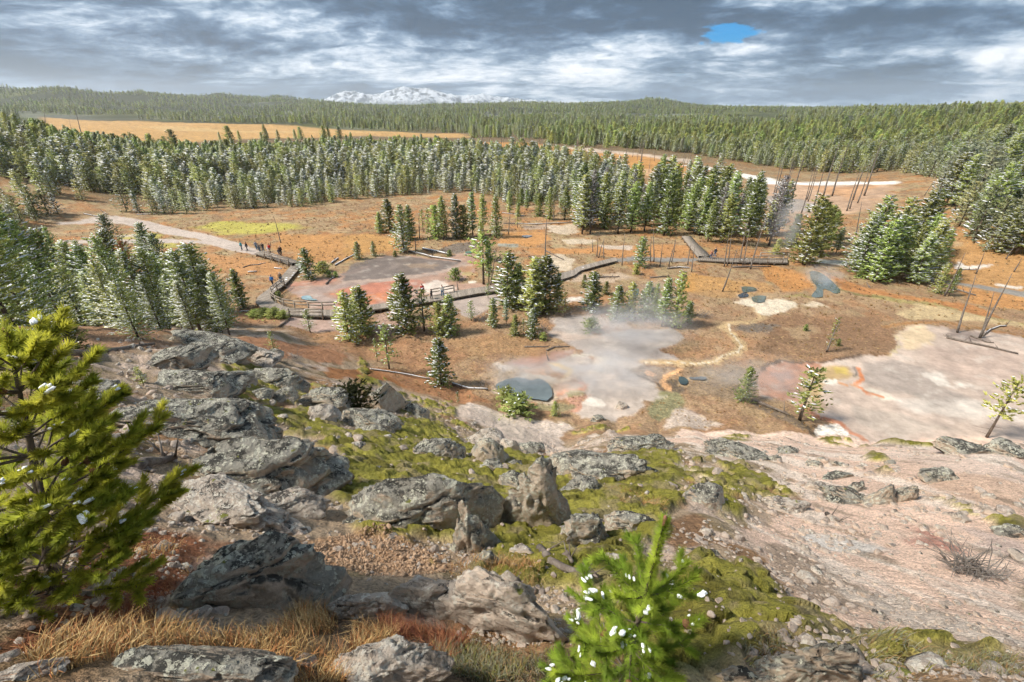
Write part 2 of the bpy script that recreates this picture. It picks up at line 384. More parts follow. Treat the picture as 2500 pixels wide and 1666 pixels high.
# grey pond above, grey flat below the boardwalk
patch('K 880,215 1000,172 1150,150 1300,138 1290,200 1200,255 1050,272 920,255', (.21, .175, .15), .4, .4)
patch('B 600,1222 700,1200 1040,1158 1070,1230 950,1300 860,1335 800,1312 780,1262 640,1245', (.45, .38, .35), .4, .4, 'mud_b')
patch('J 840,1568 960,1432 1150,1412 1780,1398 1900,1420 1800,1640 900,1640', (.44, .32, .28), .5, .4, 'mud_b')
patch('E 230,20 330,0 420,120 300,170 180,140', (.42, .28, .23), .6, .8)
# steaming spring basin
patch('N 600,230 700,190 680,80 900,50 1050,55 1080,130 1060,240 1150,270 1500,200 2000,188 2125,268 2100,320 1980,380 1800,430 2000,480 2090,560 1700,560 1300,540 1100,480 940,430 850,345 700,285', (.40, .355, .335), .35, .4, 'mud_c')
patch('N 600,230 700,215 900,240 1150,275 1350,290 1100,300 860,330 720,280', (.50, .41, .36), .4, .3)
patch('N 1000,720 1100,540 1250,495 1500,540 1660,575 1600,640 1700,720 1860,860 1965,900 1900,960 1700,1000 1640,1130 1350,1210 1000,1190 850,1090 1000,1030 1060,900 1080,800', (.53, .465, .425), .4, .5, 'mud_c')
patch('N 140,575 300,520 620,495 680,440 930,425 900,480 680,560 560,625 300,605', (.36, .21, .16), .35, .35, 'mud_c')
patch('N 620,560 900,490 1050,480 1120,540 1100,640 900,700 700,660', (.44, .38, .345), .4, .4, 'mud_c')
patch('N 280,635 560,622 600,700 420,695', (.48, .27, .14), .4, .3, 'mud_c')
patch('N 20,560 150,580 300,630 200,650 60,620', (.6, .5, .42), .4, .4)
patch('N 180,760 400,672 600,700 740,745 1000,690 1160,650 1180,680 900,740 720,800 560,800 400,775 200,830', (.62, .52, .42), .3, .35, 'mud_c')
patch('N 600,560 750,570 900,640 890,700 800,725 850,650 700,600', (.58, .42, .18), .25, .25)
patch('N 1120,540 1250,500 1420,540 1350,640 1240,700 1140,640', (.60, .53, .46), .25, .35, 'mud_c')
patch('N 640,820 800,760 1000,780 1060,900 900,960 700,960', (.44, .33, .27), .4, .3, 'mud_c')
patch('N 680,885 800,850 940,862 1030,820 950,795 980,755 1085,800 1050,865 830,895 730,935 690,925', (.54, .26, .16), .2, .2)
patch('N 800,940 1000,900 1095,920 1010,1000 960,1110 840,1095 930,1040 850,1000', (.50, .27, .19), .25, .25)
patch('N 820,890 900,868 1040,882 1030,932 850,942', (.28, .25, .13), .2, .25)
patch('N 480,995 700,1000 960,1045 840,1105 760,1125 500,1065', (.30, .26, .14), .3, .35)
patch('N 980,1010 1100,930 1230,960 1270,1040 1150,1060', (.78, .73, .68), .25, .25)
patch('N 1500,650 1700,588 2045,610 2045,655 1900,695 1850,795 1790,765 1700,725 1600,690', (.33, .25, .19), .25, .3)
patch('N 1680,652 1740,635 1822,682 1790,702 1715,690', (.70, .40, .22), .12, .1)
patch('N 1640,720 1780,712 1760,750 1660,750', (.58, .46, .38), .2, .2)
patch('N 1930,765 2000,740 2100,760 2135,890 2040,905 1990,875 2000,830', (.15, .115, .085), .2, .25)
patch('N 1845,800 1900,690 2040,650 2075,585 2135,630 2060,680 1960,722 1915,775 2005,840 1985,873 1900,852', (.72, .40, .18), .15, .12)
patch('N 1700,1080 1880,900 2050,900 2120,980 2100,1140 2000,1200 1750,1190', (.26, .25, .13), .5, .6)
patch('N 2000,1130 2130,1040 2353,1150 2353,1267 2100,1267', (.52, .42, .37), .4, .4)
patch('F -100,740 0,640 80,690 200,740 320,790 100,815 -100,830', (.53, .44, .38), .4, .4)
patch('C 640,1330 800,1300 1000,1330 1350,1330 1400,1400 1480,1440 1450,1540 1200,1568 900,1500 700,1480 620,1400', (.27, .155, .085), 1.5, 1.5)
patch('C 700,1400 900,1380 1000,1450 800,1480', (.42, .30, .17), .8, 1.2, op=.7)
patch('F 640,150 1000,200 1300,190 1470,230 1400,290 1100,300 800,330 640,320 500,260', (.25, .15, .085), .8, 1.0, op=.85)
patch('F 0,380 300,370 560,390 520,560 300,600 100,560 0,480', (.27, .20, .13), .8, 1.0, op=.8)
patch('E 0,240 500,200 800,230 900,300 700,420 300,380 0,330', (.36, .18, .085), 1.0, 1.2, op=.7)
patch('E 700,200 1200,150 1400,220 1300,280 1000,300 800,260', (.38, .22, .10), .8, 1.0, op=.7)
patch('C 100,1060 500,1080 700,1150 500,1180 300,1190 50,1170', (.46, .26, .09), 1.2, 1.4, op=.7)
patch('C 700,1020 1000,1060 1000,1150 900,1000', (.40, .22, .09), .8, 1.0, op=.6)
# cream runoff stream
patch('C 500,1225 560,1330 480,1362 330,1372 290,1400 350,1440 420,1500 430,1540 F 350,150 430,232 400,272 300,302 240,340 120,355 0,355 N 2000,560 1700,552', (.52, .37, .19), .45, .4, line=.48)
patch('F 335,95 345,150 380,180 425,235 395,272 300,295 240,338 120,355 0,355 N 2000,562 1700,553', (.68, .60, .46), .10, .12, line=.09)
patch('C 380,1225 480,1200 700,1208 820,1240 720,1280 620,1320 560,1310 500,1262', (.68, .60, .48), .4, .6)
patch('C 820,1245 920,1225 1010,1255 900,1265', (.6, .5, .38), .4, .5)
patch('C 350,1410 430,1380 560,1360 680,1385 620,1430 440,1440', (.19, .155, .13), .5, .6)
patch('M 500,745 640,730 900,795 1300,830 1500,880 1700,950 2000,1000 2306,1060 2306,1085 1900,1020 1500,920 1300,860 900,835 600,775', (.34, .28, .10), .3, .3)
patch('M 820,960 1100,830 1400,870 1700,960 2200,1040 2306,1100 1900,1060 1500,1020 1000,1010', (.52, .40, .22), .6, .8)
# large pale mud flat at the right
patch('F 1480,165 1560,110 1650,95 1800,105 1900,140 2050,130 2200,140 2353,180 2700,260 2900,950 2353,930 1250,930 1150,870 1060,752 980,730 900,680 830,640 720,600 560,580 520,440 560,390 690,335 800,345 1000,340 1110,320 1240,300 1430,300 1490,240', (.54, .445, .39), .3, .35, 'mud_c')
patch('F 1480,165 1560,110 1650,95 1760,180 1700,250 1550,262', (.66, .53, .37), .8, .6)
patch('F 1620,250 2000,230 2353,300 2353,520 2000,460 1700,380', (.53, .42, .365), 1.2, 1)
patch('F 1260,340 1450,340 1660,400 1900,560 2100,640 1900,680 1500,560 1250,480', (.37, .325, .30), .8, .9, op=.8)
patch('F 1500,600 1900,600 2353,640 2353,760 1900,720 1600,700', (.66, .61, .57), 1.2, 1.4, op=.8)
patch('F 1200,640 1500,700 1900,800 1500,840 1200,760', (.43, .38, .34), .8, .9, op=.7)
patch('F 525,440 560,390 690,340 1000,345 960,390 900,440 850,500 830,605 720,600 560,565', (.45, .24, .16), .5, .4)
patch('F 620,420 760,400 800,450 700,480', (.33, .21, .18), .6, .5, op=.8)
patch('F 850,500 900,430 1000,370 1150,380 1190,450 1000,470 960,560 1000,690 900,660 830,600', (.52, .38, .20), .6, .4)
patch('F 1040,375 1130,385 1150,430 1060,425', (.58, .45, .14), .4, .3)
patch('F 960,465 1080,465 1070,500 985,492', (.74, .70, .64), .2, .2)
patch('F 1660,420 1790,415 1835,470 1880,520 1770,492', (.76, .71, .66), .5, .4)
patch('F 1880,478 1990,500 1960,524 1890,510', (.76, .71, .66), .4, .3)
patch('F 1230,530 1290,510 1420,560 1500,600 1400,600', (.66, .64, .56), .3, .4, op=.8)
patch('F 1215,380 1235,420 1245,460 1205,500 1285,550 1385,580', (.62, .24, .10), .12, .15, line=.2)
patch('F 1080,490 1200,505', (.58, .30, .14), .12, .15, line=.15)
patch('F 1190,380 1215,430 1190,440', (.20, .17, .15), .15, .15, line=.12)
patch('F 840,640 950,720 1090,762 1140,830 1250,890', (.54, .24, .14), .15, .15, line=.32)
patch('F 870,860 960,780 1080,770 1150,850 1155,880', (.76, .73, .70), .2, .25)
patch('F 880,620 1000,600 1010,660 920,690', (.36, .28, .23), .3, .3, op=.7)
patch('F 490,600 760,700 900,800 860,850 700,760 520,650', (.20, .15, .11), .4, .4)
patch('F 1850,130 2050,140 2120,205 1980,205 1850,170', (.27, .22, .20), .4, .4)
POOLS = (('N 50,830 150,770 300,745 440,775 520,758 600,790 655,850 665,950 600,1000 500,985 300,965 100,900', (.15, .185, .195), .12, .10),
         ('J 1165,1070 1280,1062 1325,1105 1400,1130 1280,1137 1158,1112', (.30, .42, .46), .12, .06),
         ('C 890,1020 960,1030 1040,1090 1095,1150 1060,1172 985,1140 970,1192 900,1192 935,1130 900,1080', (.085, .115, .10), .08, .06),
         ('C 490,1200 530,1185 585,1190 570,1228 510,1228', (.13, .15, .12), .08, .06), ('C 400,1178 450,1163 467,1190 410,1196', (.05, .055, .06), .05, .06),
         ('L 1640,612 1750,620 1765,650 1650,662', (.11, .12, .08), .08, .06), ('N 2080,725 2165,760 2150,815 2075,800', (.06, .085, .085), .06, .06), ('N 2190,738 2353,728 2360,760 2230,760', (.16, .165, .165), .08, .06),
         ('B 1975,1140 2015,1140 2000,1190 1960,1200', (.08, .14, .13), .06, .06), ('K 1780,75 1850,68 1900,75 1830,92', (.14, .13, .13), .1, .06), ('K 1160,255 1230,248 1225,268 1170,270', (.14, .24, .18), .1, .06))
for i_, (s_, c_, _r, _z) in enumerate(POOLS):                       # crusted rim round each pool
    P_ = np.array(fpoly(s_)); m_ = P_.mean(0); PATCH.append(([tuple(q) for q in m_ + (P_ - m_) * 1.22], ((.56, .47, .37), (.52, .36, .30), (.50, .36, .20), (.55, .47, .36))[i_ % 4], .5, .35, None, None, .8, 1.0))
    PATCH.append(([tuple(q) for q in m_ + (P_ - m_) * 1.06], (.24, .19, .14), .3, .15, None, None, .7, 1.0))
for s_, c_, w_ in (('F 1240,300 1110,322 1000,340 800,346 690,336 600,365 545,410 520,450', (.13, .085, .055), .22), ('F 490,600 620,660 760,720 860,790 900,850', (.12, .09, .06), .3), ('C 700,1185 830,1180 900,1195', (.30, .26, .08), .3), ('M 240,690 500,745 700,770', (.16, .15, .05), .3),
                   ('N 1600,690 1700,730 1850,800 1880,860', (.15, .11, .08), .18), ('C 1400,1390 1560,1370 1800,1360 1950,1390 2353,1460', (.36, .18, .06), .3), ('F 1480,170 1500,230 1440,300', (.60, .50, .30), .12), ('N 900,490 1100,480 1300,545', (.62, .58, .50), .2), ('B 700,310 900,345 1100,365', (.14, .1, .08), .15)):
    patch(s_, c_, .3, .3, line=w_)
# gravel paths
patch('A 400,860 510,850 600,830 690,812 800,812 900,822 1000,838 1100,862 1200,885 1300,905 1400,925 1480,945 1560,970 1640,990 1720,1020 1790,1045 1850,1062 1800,1082 1700,1062 1600,1047 1540,1032 1480,1012 1440,1002 1300,988 1100,988 900,988 700,994 540,992 400,992 400,970 700,968 900,962 1100,958 1300,968 1390,972 1330,955 1200,937 1050,912 950,887 850,862 700,852 510,860 400,872', (.52, .455, .42), .25, .25, 'path')
patch('L 330,405 480,350 620,332 800,335 1060,345 1210,345 1250,375 1000,382 700,372 560,372 420,395', (.27, .265, .26), .15, .12, 'path_r')
patch('M 1180,545 1330,560 1560,590 2306,690 2500,715 2500,790 2306,760 1560,622 1330,590 1200,572', (.28, .275, .27), .15, .15, 'path_r')

# hillside patches
hp = lambda *a, **k: patch(*a, how=hit, **k)
hp('E -100,390 200,380 500,420 780,500 900,560 1000,620 820,640 600,580 300,480 0,460 -100,450', (.36, .17, .075), soft=.5, wob=.6)
hp('D 0,200 400,180 700,90 1200,120 1100,240 700,300 300,330 0,380', (.40, .25, .16), soft=.6, wob=.6)
hp('D 1640,180 1900,200 2352,180 2352,380 2000,300 1700,330', (.40, .21, .12), soft=.6, wob=.6)
hp('E 740,660 860,630 1000,672 1250,730 1500,765 1560,800 1480,850 1620,965 1350,975 1150,900 1000,800 800,720', (.66, .555, .49), soft=.4, wob=.4)
hp('E 1000,690 1150,730 1300,850 1250,900 1100,840', (.58, .50, .44), soft=.4, wob=.5)
hp('I 350,510 560,700 700,880 800,980 950,1080 1200,1150 1500,1180 1650,1220 2000,1270 2500,1360 F 2600,900 2353,890 1900,860 1300,900 900,860 0,800 -100,900 400,1000 700,1000 800,1250 830,1330 I 500,480', (.80, .60, .50), soft=.3, wob=.35)
hp('I 560,640 800,640 1300,950 1500,1100 1200,1080 900,1000 700,860', (.42, .33, .265), soft=.35, wob=.3)
hp('I 900,800 1200,920 1600,1050 2000,1160 2353,1280 2353,1340 2000,1250 1500,1130 1100,980', (.66, .58, .52), soft=.25, wob=.35, op=.9)
hp('I 800,560 1000,570 1300,620 1500,680 1200,700 900,640', (.68, .66, .65), soft=.25, wob=.4, op=.9)
hp('I 1600,500 1750,540 1950,640 2020,720 1850,710 1650,640', (.44, .20, .165), soft=.35, wob=.4, op=.85)
hp('I 1900,500 2353,620 2353,780 2050,700', (.62, .49, .44), soft=.4, wob=.4)
hp('F 1450,930 1900,900 2353,960 2353,1300 2100,1180 1700,1060 1480,1020', (.82, .66, .58), soft=.6, wob=.8)
hp('F 1750,1100 2353,1200 2353,1380 2000,1300 1700,1200', (.68, .49, .38), soft=.6, wob=.8, op=.8)
hp('G 1850,650 2000,600 2352,560 H 300,520 700,700 760,800 400,830 0,800 G 2100,760 1900,700', (.42, .27, .165), soft=.15, wob=.15)
hp('G 500,560 1100,560 1500,620 1200,850 1000,1050 600,1250 0,1450 0,1000 400,800', (.27, .115, .06), soft=.25, wob=.3)
hp('G 400,1300 1100,1250 1900,1150 2352,1050 2352,1568 0,1568 0,1480', (.22, .15, .085), soft=.3, wob=.3)
hp('H 0,1100 500,1150 900,1350 1300,1400 1500,1300 1600,1568 0,1568', (.16, .11, .075), soft=.25, wob=.3)
hp('H 2150,480 2353,450 I 100,400 250,600 100,650 H 2353,800 2200,700', (.28, .17, .10), soft=.2, wob=.3)
hp('I 700,1300 1300,1200 1700,1250 2353,1380 2353,1568 600,1568', (.24, .21, .09), soft=.25, wob=.3)
MOSS = []
def moss(s, cov): MOSS.append((fpoly(s, 0, hit), cov))
moss('D 1500,380 1700,370 2352,560 2352,800 2330,1050 2250,950 1900,830 1700,700 1550,600 1350,560', .50)
moss('E 100,300 400,560 800,620 760,700 860,800 1000,930 700,860 300,640 100,560', .42)
moss('E -80,880 300,720 700,800 900,930 1300,1000 1600,1040 2000,950 2353,960 2353,1400 2000,1568 0,1568 -80,1300', .92)
moss('H 600,150 1100,200 1500,250 2353,100 2353,400 2150,480 2250,700 2353,850 2000,1000 1600,900 1300,900 900,1050 700,800 900,650', .95)
moss('H -60,100 500,150 900,600 700,820 1000,1000 800,1050 500,800 -60,300', .7)
moss('I -200,300 150,260 450,400 330,480 200,400 -200,420', .6)
moss('I -100,640 300,720 560,800 780,960 950,1090 1250,1180 1150,1250 700,1350 300,1450 -300,1568 -500,1000', .92)
moss('I 1100,1160 1650,1220 2353,1340 2353,1568 1200,1568', .42)
moss('F -60,990 250,1000 500,1050 800,1250 750,1330 300,1260 -60,1150', .45)
moss('F 1150,900 1300,950 1500,1100 1700,1250 1500,1200 1250,1080', .55)
moss('F 1700,1250 2000,1330 2353,1450 2353,1568 2150,1500 1850,1380', .45)
moss('F 250,860 520,850 480,890 300,900', .7)
moss('F 900,860 1200,890 1400,900 1900,880 2300,880 2300,940 1500,930 1000,900', .45)
moss('E 1550,830 1700,780 1950,735 2100,790 1900,830 1600,850', .55)
moss('G 1000,30 2352,0 2352,330 2250,300 2300,50 2100,0', .4)

# ------------------------------------------------------------------ the terrain sheet
azs = np.radians(np.concatenate([np.linspace(-180, -72, 28)[:-1], np.linspace(-72, -66, 8)[:-1], np.linspace(-66, 66, 800), np.linspace(66, 72, 8)[1:], np.linspace(72, 180, 28)[1:]]))
rs = np.concatenate([np.geomspace(0.15, 1.5, 10)[:-1], np.geomspace(1.5, 31, 335)[:-1], np.geomspace(31, 260, 265)[:-1], np.geomspace(260, 1200, 60)[:-1], np.geomspace(1200, 7000, 70)])
nA, nR = len(azs), len(rs)
AA, RR = np.meshgrid(azs, rs, indexing='ij')
X, Y = (np.sin(AA) * RR).ravel(), (np.cos(AA) * RR).ravel(); RAD = RR.ravel()
Z = Hbase(X, Y)
def moss_mask(x, y):
    m = np.zeros(x.shape); n1 = fbm2(x * .9, y * .9, 4, 60); n2 = fbm2(x * 3.3, y * 3.3, 3, 61)
    nn = n1 * .65 + n2 * .35
    for P, cov in MOSS:
        A = np.array(P); sel = (x > A[:, 0].min() - 1) & (x < A[:, 0].max() + 1) & (y > A[:, 1].min() - 1) & (y < A[:, 1].max() + 1)
        if not sel.any(): continue
        sd = poly_sd(P, x[sel], y[sel]); th = 0.5 + (0.5 - cov) * 0.55
        m[sel] = np.maximum(m[sel], sst(sd + (n1[sel] - .5) * 1.2, -.05, .35) * sst(nn[sel], th - .05, th + .03))
    return m
def relief(x, y, r, zb, mm):
    """small relief on top of the surveyed heights"""
    hs = sst(zb, .4, 2.0) * (1 - sst(r, 50, 75))
    lf = 1 - .72 * sst(x, 2.5, 7)
    z = (fbm2(x * .55, y * .55, 4, 3) - .5) * .55 * hs * lf * sst(r, 2, 9) + (fbm2(x * 2.6, y * 2.6, 4, 8) - .5) * .20 * hs * lf + (vn2(x * 11, y * 11, 14) - .5) * .035 * hs
    lay = fbm2(x * 1.1 + .8 * y, y * 1.1, 4, 23); z += (sst(lay, .5, .58) - .5) * .06 * hs * lf * sst(r, 4, 12)
    bas = (1 - hs) * (1 - sst(r, 110, 220))
    z += bas * ((fbm2(x * .35, y * .35, 4, 31) - .5) * .30 + (fbm2(x * 1.7, y * 1.7, 3, 35) - .5) * .12)
    z += sst(r, 260, 500) * ((fbm2(x * .006, y * .006, 4, 41) - .5) * 14 + (fbm2(x * .002, y * .002, 3, 44) - .5) * 30 * sst(r, 900, 2000)) * (1 - 1 * sst(r, 200, 260) * 0)
    if mm is not None:
        wx, wy = x + (vn2(x * 2, y * 2, 71) - .5) * .3, y + (vn2(x * 2, y * 2, 72) - .5) * .3
        d1, c1 = cells2(wx * 3.4, wy * 4.6, 50); d2, c2 = cells2(wx * 7.5, wy * 9.5, 55)
        z += mm * (np.sqrt(np.maximum(0, 1 - d1 * d1 * 1.1)) * (.15 + .15 * c1) + np.sqrt(np.maximum(0, 1 - d2 * d2 * 1.1)) * .06 - .06)
    return z
hillm = (Z > .35) & (RAD < 60)
MM = np.zeros(len(X)); MM[hillm] = moss_mask(X[hillm], Y[hillm])

n1, n2, n3, n4 = fbm2(X * .09, Y * .09, 4, 80), fbm2(X * .4, Y * .4, 4, 84), fbm2(X * 1.5, Y * 1.5, 3, 88), vn2(X * 5, Y * 5, 92)
def lerp(a, b, k): return a + (np.array(b) - a) * k[:, None]
C = np.tile(np.array([.385, .27, .145]), (len(X), 1))
C = lerp(C, (.46, .22, .07), sst(n1, .48, .60) * .9)
C = lerp(C, (.30, .19, .105), sst(n2, .50, .62) * .8)
C = lerp(C, (.50, .37, .21), sst(fbm2(X * .22, Y * .3, 4, 96), .56, .66) * .7)
C = lerp(C, (.22, .115, .06), sst(n3, .54, .68) * .7)
C = lerp(C, (.34, .30, .15), sst(fbm2(X * .6 + 11, Y * .6, 4, 97), .58, .68) * .5)
C = lerp(C, (.46, .20, .06), sst(fbm2(X * .33 + 23, Y * .33, 4, 98), .57, .68) * .6)
C = lerp(C, (.33, .20, .12), sst(-Y, -80, -45) * .55)
RID = np.full(len(X), ID['ground'])
# hillside soil
hs = sst(Z, .5, 2.2) * (1 - sst(RAD, 58, 75))
S = np.tile(np.array([.42, .325, .235]), (len(X), 1))
S = lerp(S, (.34, .21, .12), sst(fbm2(X * .5, Y * .5, 4, 101), .52, .62))
S = lerp(S, (.57, .46, .39), sst(fbm2(X * .9, Y * .9, 4, 105), .53, .64))
S = lerp(S, (.25, .20, .11), sst(n3, .56, .70) * .7)
C = C * (1 - hs[:, None]) + S * hs[:, None]
RID[hs > .5] = ID['hillside']
# woodland floor and far hills
F1P = [flat('V', u, v)[:2] for u, v in ((-150, 480), (180, 470), (290, 480), (390, 488), (490, 474), (640, 474), (800, 455), (900, 445), (1080, 436), (1160, 460), (1250, 470), (1440, 462), (1480, 440), (1400, 395), (1150, 350), (850, 334), (400, 356), (-150, 335))]
C = lerp(C, (.17, .125, .065), sst(poly_sd(F1P, X, Y), -3, 5) * .8)
fl = sst(RAD, 150, 330); C = lerp(C, (.16, .12, .065), fl * .85)
ff = sst(RAD, 420, 900); C = lerp(C, (.055, .065, .032), ff)
C = lerp(C, (.13, .15, .05), ff * sst(fbm2(X * .004, Y * .004, 4, 111), .54, .66) * .8)
C = lerp(C, (.22, .24, .23), ff * sst(fbm2(X * .003 + 9, Y * .003, 4, 115), .60, .72) * .5)
RID[RAD > 700] = ID['far']
for P, col, soft, wob, rid, line, op, wsc in PATCH:
    A = np.array(P)[:, :2]; mg = soft + wob + (line or 0) + .5
    sel = np.nonzero((X > A[:, 0].min() - mg) & (X < A[:, 0].max() + mg) & (Y > A[:, 1].min() - mg) & (Y < A[:, 1].max() + mg))[0]
    if not len(sel): continue
    x, y = X[sel], Y[sel]
    f1 = 1.1 / max(wob, .12) * .5
    nz = (fbm2(x * f1, y * f1, 4, 120) - .5) * 2.2 * wob
    sd = (line_sd(A, x, y, line) if line else poly_sd(A, x, y)) + nz
    m = sst(sd, -soft * .5, soft * .5) * op
    if rid is None or True:
        br = 1 + (fbm2(x * 1.3, y * 1.3, 4, 130) - .5) * .34 + (fbm2(x * .3, y * .3, 3, 134) - .5) * .3
        C[sel] = C[sel] * (1 - m[:, None]) + (np.array(col)[None] * br[:, None]) * m[:, None]
    if rid: RID[sel[m > .5]] = ID[rid]
# mineral streaks on the big flat, scree streaks on the slope
mud = np.isin(RID, [1, 2, 3])
st = fbm2(X * .5 + Y * .35, Y * .9 - X * .35, 5, 140); C = lerp(C, (.70, .655, .61), mud * sst(st, .60, .76) * .35)
st = fbm2(X * .45 + Y * .3 + 40, Y * .8 - X * .3, 5, 146); C = lerp(C, (.34, .29, .265), mud * sst(st, .58, .74) * .3)
scr = hs * (RID == ID['hillside']) * (1 - MM) * sst(X, 3, 6)
st = fbm2(X * 1.7 + Y * .25, Y * .36, 5, 150); C = lerp(C, (.86, .76, .69), scr * sst(st, .53, .63) * .8)
st = fbm2(X * 2.8 + 31 + Y * .4, Y * .7, 5, 156); C = lerp(C, (.20, .165, .12), scr * sst(st, .62, .72) * .6)
# moss
mc = np.tile(np.array([.27, .25, .045]), (len(X), 1))
mc = lerp(mc, (.37, .335, .065), sst(fbm2(X * 1.4, Y * 1.4, 4, 160), .5, .62)); mc = lerp(mc, (.13, .115, .025), sst(fbm2(X * 2.6, Y * 2.6, 4, 164), .54, .66) * .8)
mc = lerp(mc, (.36, .29, .15), sst(fbm2(X * 2.1 + 7, Y * 2.1, 4, 168), .54, .66) * .75)
C = C * (1 - MM[:, None]) + mc * MM[:, None]
RID[(MM > .5)] = ID['moss']
Z = Z + relief(X, Y, RAD, Z, MM) * np.where(np.isin(RID, [1, 2, 3, 4, 8]), .3, 1.0)
C = np.clip(C, .01, .9); lum_ = C @ np.array([.3, .59, .11]); C = np.where((RID == 0)[:, None], C * .86 + lum_[:, None] * .14, C); C = np.where((MM > .5)[:, None], C * .95, C * .76 * np.array([1.05, 1.0, .93]))

def H(x, y):
    x = np.atleast_1d(np.asarray(x, float)); y = np.atleast_1d(np.asarray(y, float)); zb = Hbase(x, y); r = np.hypot(x, y)
    if r.min() > 60: return zb + relief(x, y, r, zb, None)
    return zb + relief(x, y, r, zb, moss_mask(x, y) * ((zb > .35) & (r < 60)))
def H1(x, y): return float(H(x, y)[0])

def mesh_np(name, verts, faces, cols=None, mat=None, smooth=True, mats=None, mi=None):
    verts = np.asarray(verts, np.float32); faces = np.asarray(faces, np.int32); k = faces.shape[1]
    me = bpy.data.meshes.new(name)
    me.vertices.add(len(verts)); me.vertices.foreach_set('co', verts.ravel())
    me.loops.add(faces.size); me.loops.foreach_set('vertex_index', faces.ravel())
    me.polygons.add(len(faces)); me.polygons.foreach_set('loop_start', np.arange(0, faces.size, k, dtype=np.int32))
    if smooth: me.polygons.foreach_set('use_smooth', np.ones(len(faces), bool))
    if mi is not None: me.polygons.foreach_set('material_index', np.asarray(mi, np.int32))
    if cols is not None:
        a = me.attributes.new('Col', 'FLOAT_COLOR', 'POINT'); a.data.foreach_set('color', np.concatenate([cols, np.ones((len(cols), 1))], 1).astype(np.float32).ravel())
    for m in (mats or ([mat] if mat else [])): me.materials.append(m)
    me.update(calc_edges=True); return me
def obj(name, me, parent=None, loc=(0, 0, 0), **props):
    o = bpy.data.objects.new(name, me); COL.objects.link(o); o.location = loc
    if parent is not None: o.parent = parent
    for k, v in props.items(): o[k] = v
    return o

def soil_mat(name, rough=.95, bump=.5, fine=18.0, amp=.45, grass=False, spec=.2):
    m, t, b = new_mat(name)
    at = t.new('ShaderNodeAttribute', _attribute_name='Col'); tc = t.new('ShaderNodeTexCoord'); v = tc.outputs['Object']
    a1, a2 = t.noise(v, fine, 4, .65), t.noise(v, fine * .23, 4, .6)
    k = t.m('ADD', t.lin(a1, .3, .7, 1 - amp, 1 + amp), t.lin(a2, .3, .7, -.2, .2))
    c = t.mix(1.0, at.outputs['Color'], (1, 1, 1), 'MULTIPLY')
    n = t.new('ShaderNodeVectorMath', _operation='SCALE'); t.l.new(c, n.inputs[0]); t.l.new(k, n.inputs[3]); c = n.outputs[0]
    if grass:
        g = t.step(t.noise(v, 3.2, 5, .7), .56, .66); c = t.mix(t.m('MULTIPLY', g, .5), c, (.52, .36, .16))
        g = t.step(t.noise(v, 2.1, 6, .75, .6), .58, .68); c = t.mix(t.m('MULTIPLY', g, .55), c, (.15, .085, .045))
    t.l.new(c, b.inputs['Base Color']); b.inputs['Roughness'].default_value = rough; b.inputs['Specular IOR Level'].default_value = spec
    t.l.new(t.bump(t.m('ADD', a1, t.m('MULTIPLY', a2, 2.0)), bump, .06), b.inputs['Normal'])
    return m
M_GROUND = soil_mat('dry_sedge_ground', grass=True, fine=5, bump=.8, amp=.4)
M_MUD = soil_mat('mineral_mud', rough=.6, bump=.25, fine=3, amp=.12, spec=.35)
M_PATH = soil_mat('gravel_path', bump=.4, fine=9, amp=.14)
M_HILL = soil_mat('stony_slope', bump=.9, fine=26, amp=.5)
M_MOSS = soil_mat('moss_cushion', bump=1.0, fine=60, amp=.35)
M_FAR = soil_mat('wooded_hill', bump=.2, fine=.05, amp=.35)
M_MEADOW = soil_mat('meadow_grass', bump=.3, fine=.5, amp=.18)
gi = np.arange(nA * nR).reshape(nA, nR)
QF = np.stack([gi[:-1, :-1], gi[:-1, 1:], gi[1:, 1:], gi[1:, :-1]], -1).reshape(-1, 4)[:, ::-1]
# centre cap
VT = np.stack([X, Y, Z], -1)
fr_id = RID[QF[:, 0]]
for nm, ids, mt, kd, lab in (('ground', [0, 9], M_GROUND, 'structure', None), ('mud_flat', [1], M_MUD, 'structure', None), ('mud_flat', [2], M_MUD, 'structure', None), ('mud_flat', [3], M_MUD, 'structure', None),
                        ('path', [4], M_PATH, 'structure', None), ('path', [8], M_PATH, 'structure', None), ('moss', [5], M_MOSS, 'stuff', 'yellow-green moss cushions carpeting the slope'),
                        ('hillside', [6], M_HILL, 'structure', None), ('hills', [7], M_FAR, 'structure', None), ('meadow_ground', [10], M_MEADOW, 'structure', None)):
    q = QF[np.isin(fr_id, ids)]
    if not len(q): continue
    u, inv = np.unique(q, return_inverse=True)
    o = obj(nm, mesh_np(nm, VT[u], inv.reshape(-1, 4), C[u], mt), kind=kd)
    if lab: o['label'] = lab; o['category'] = nm
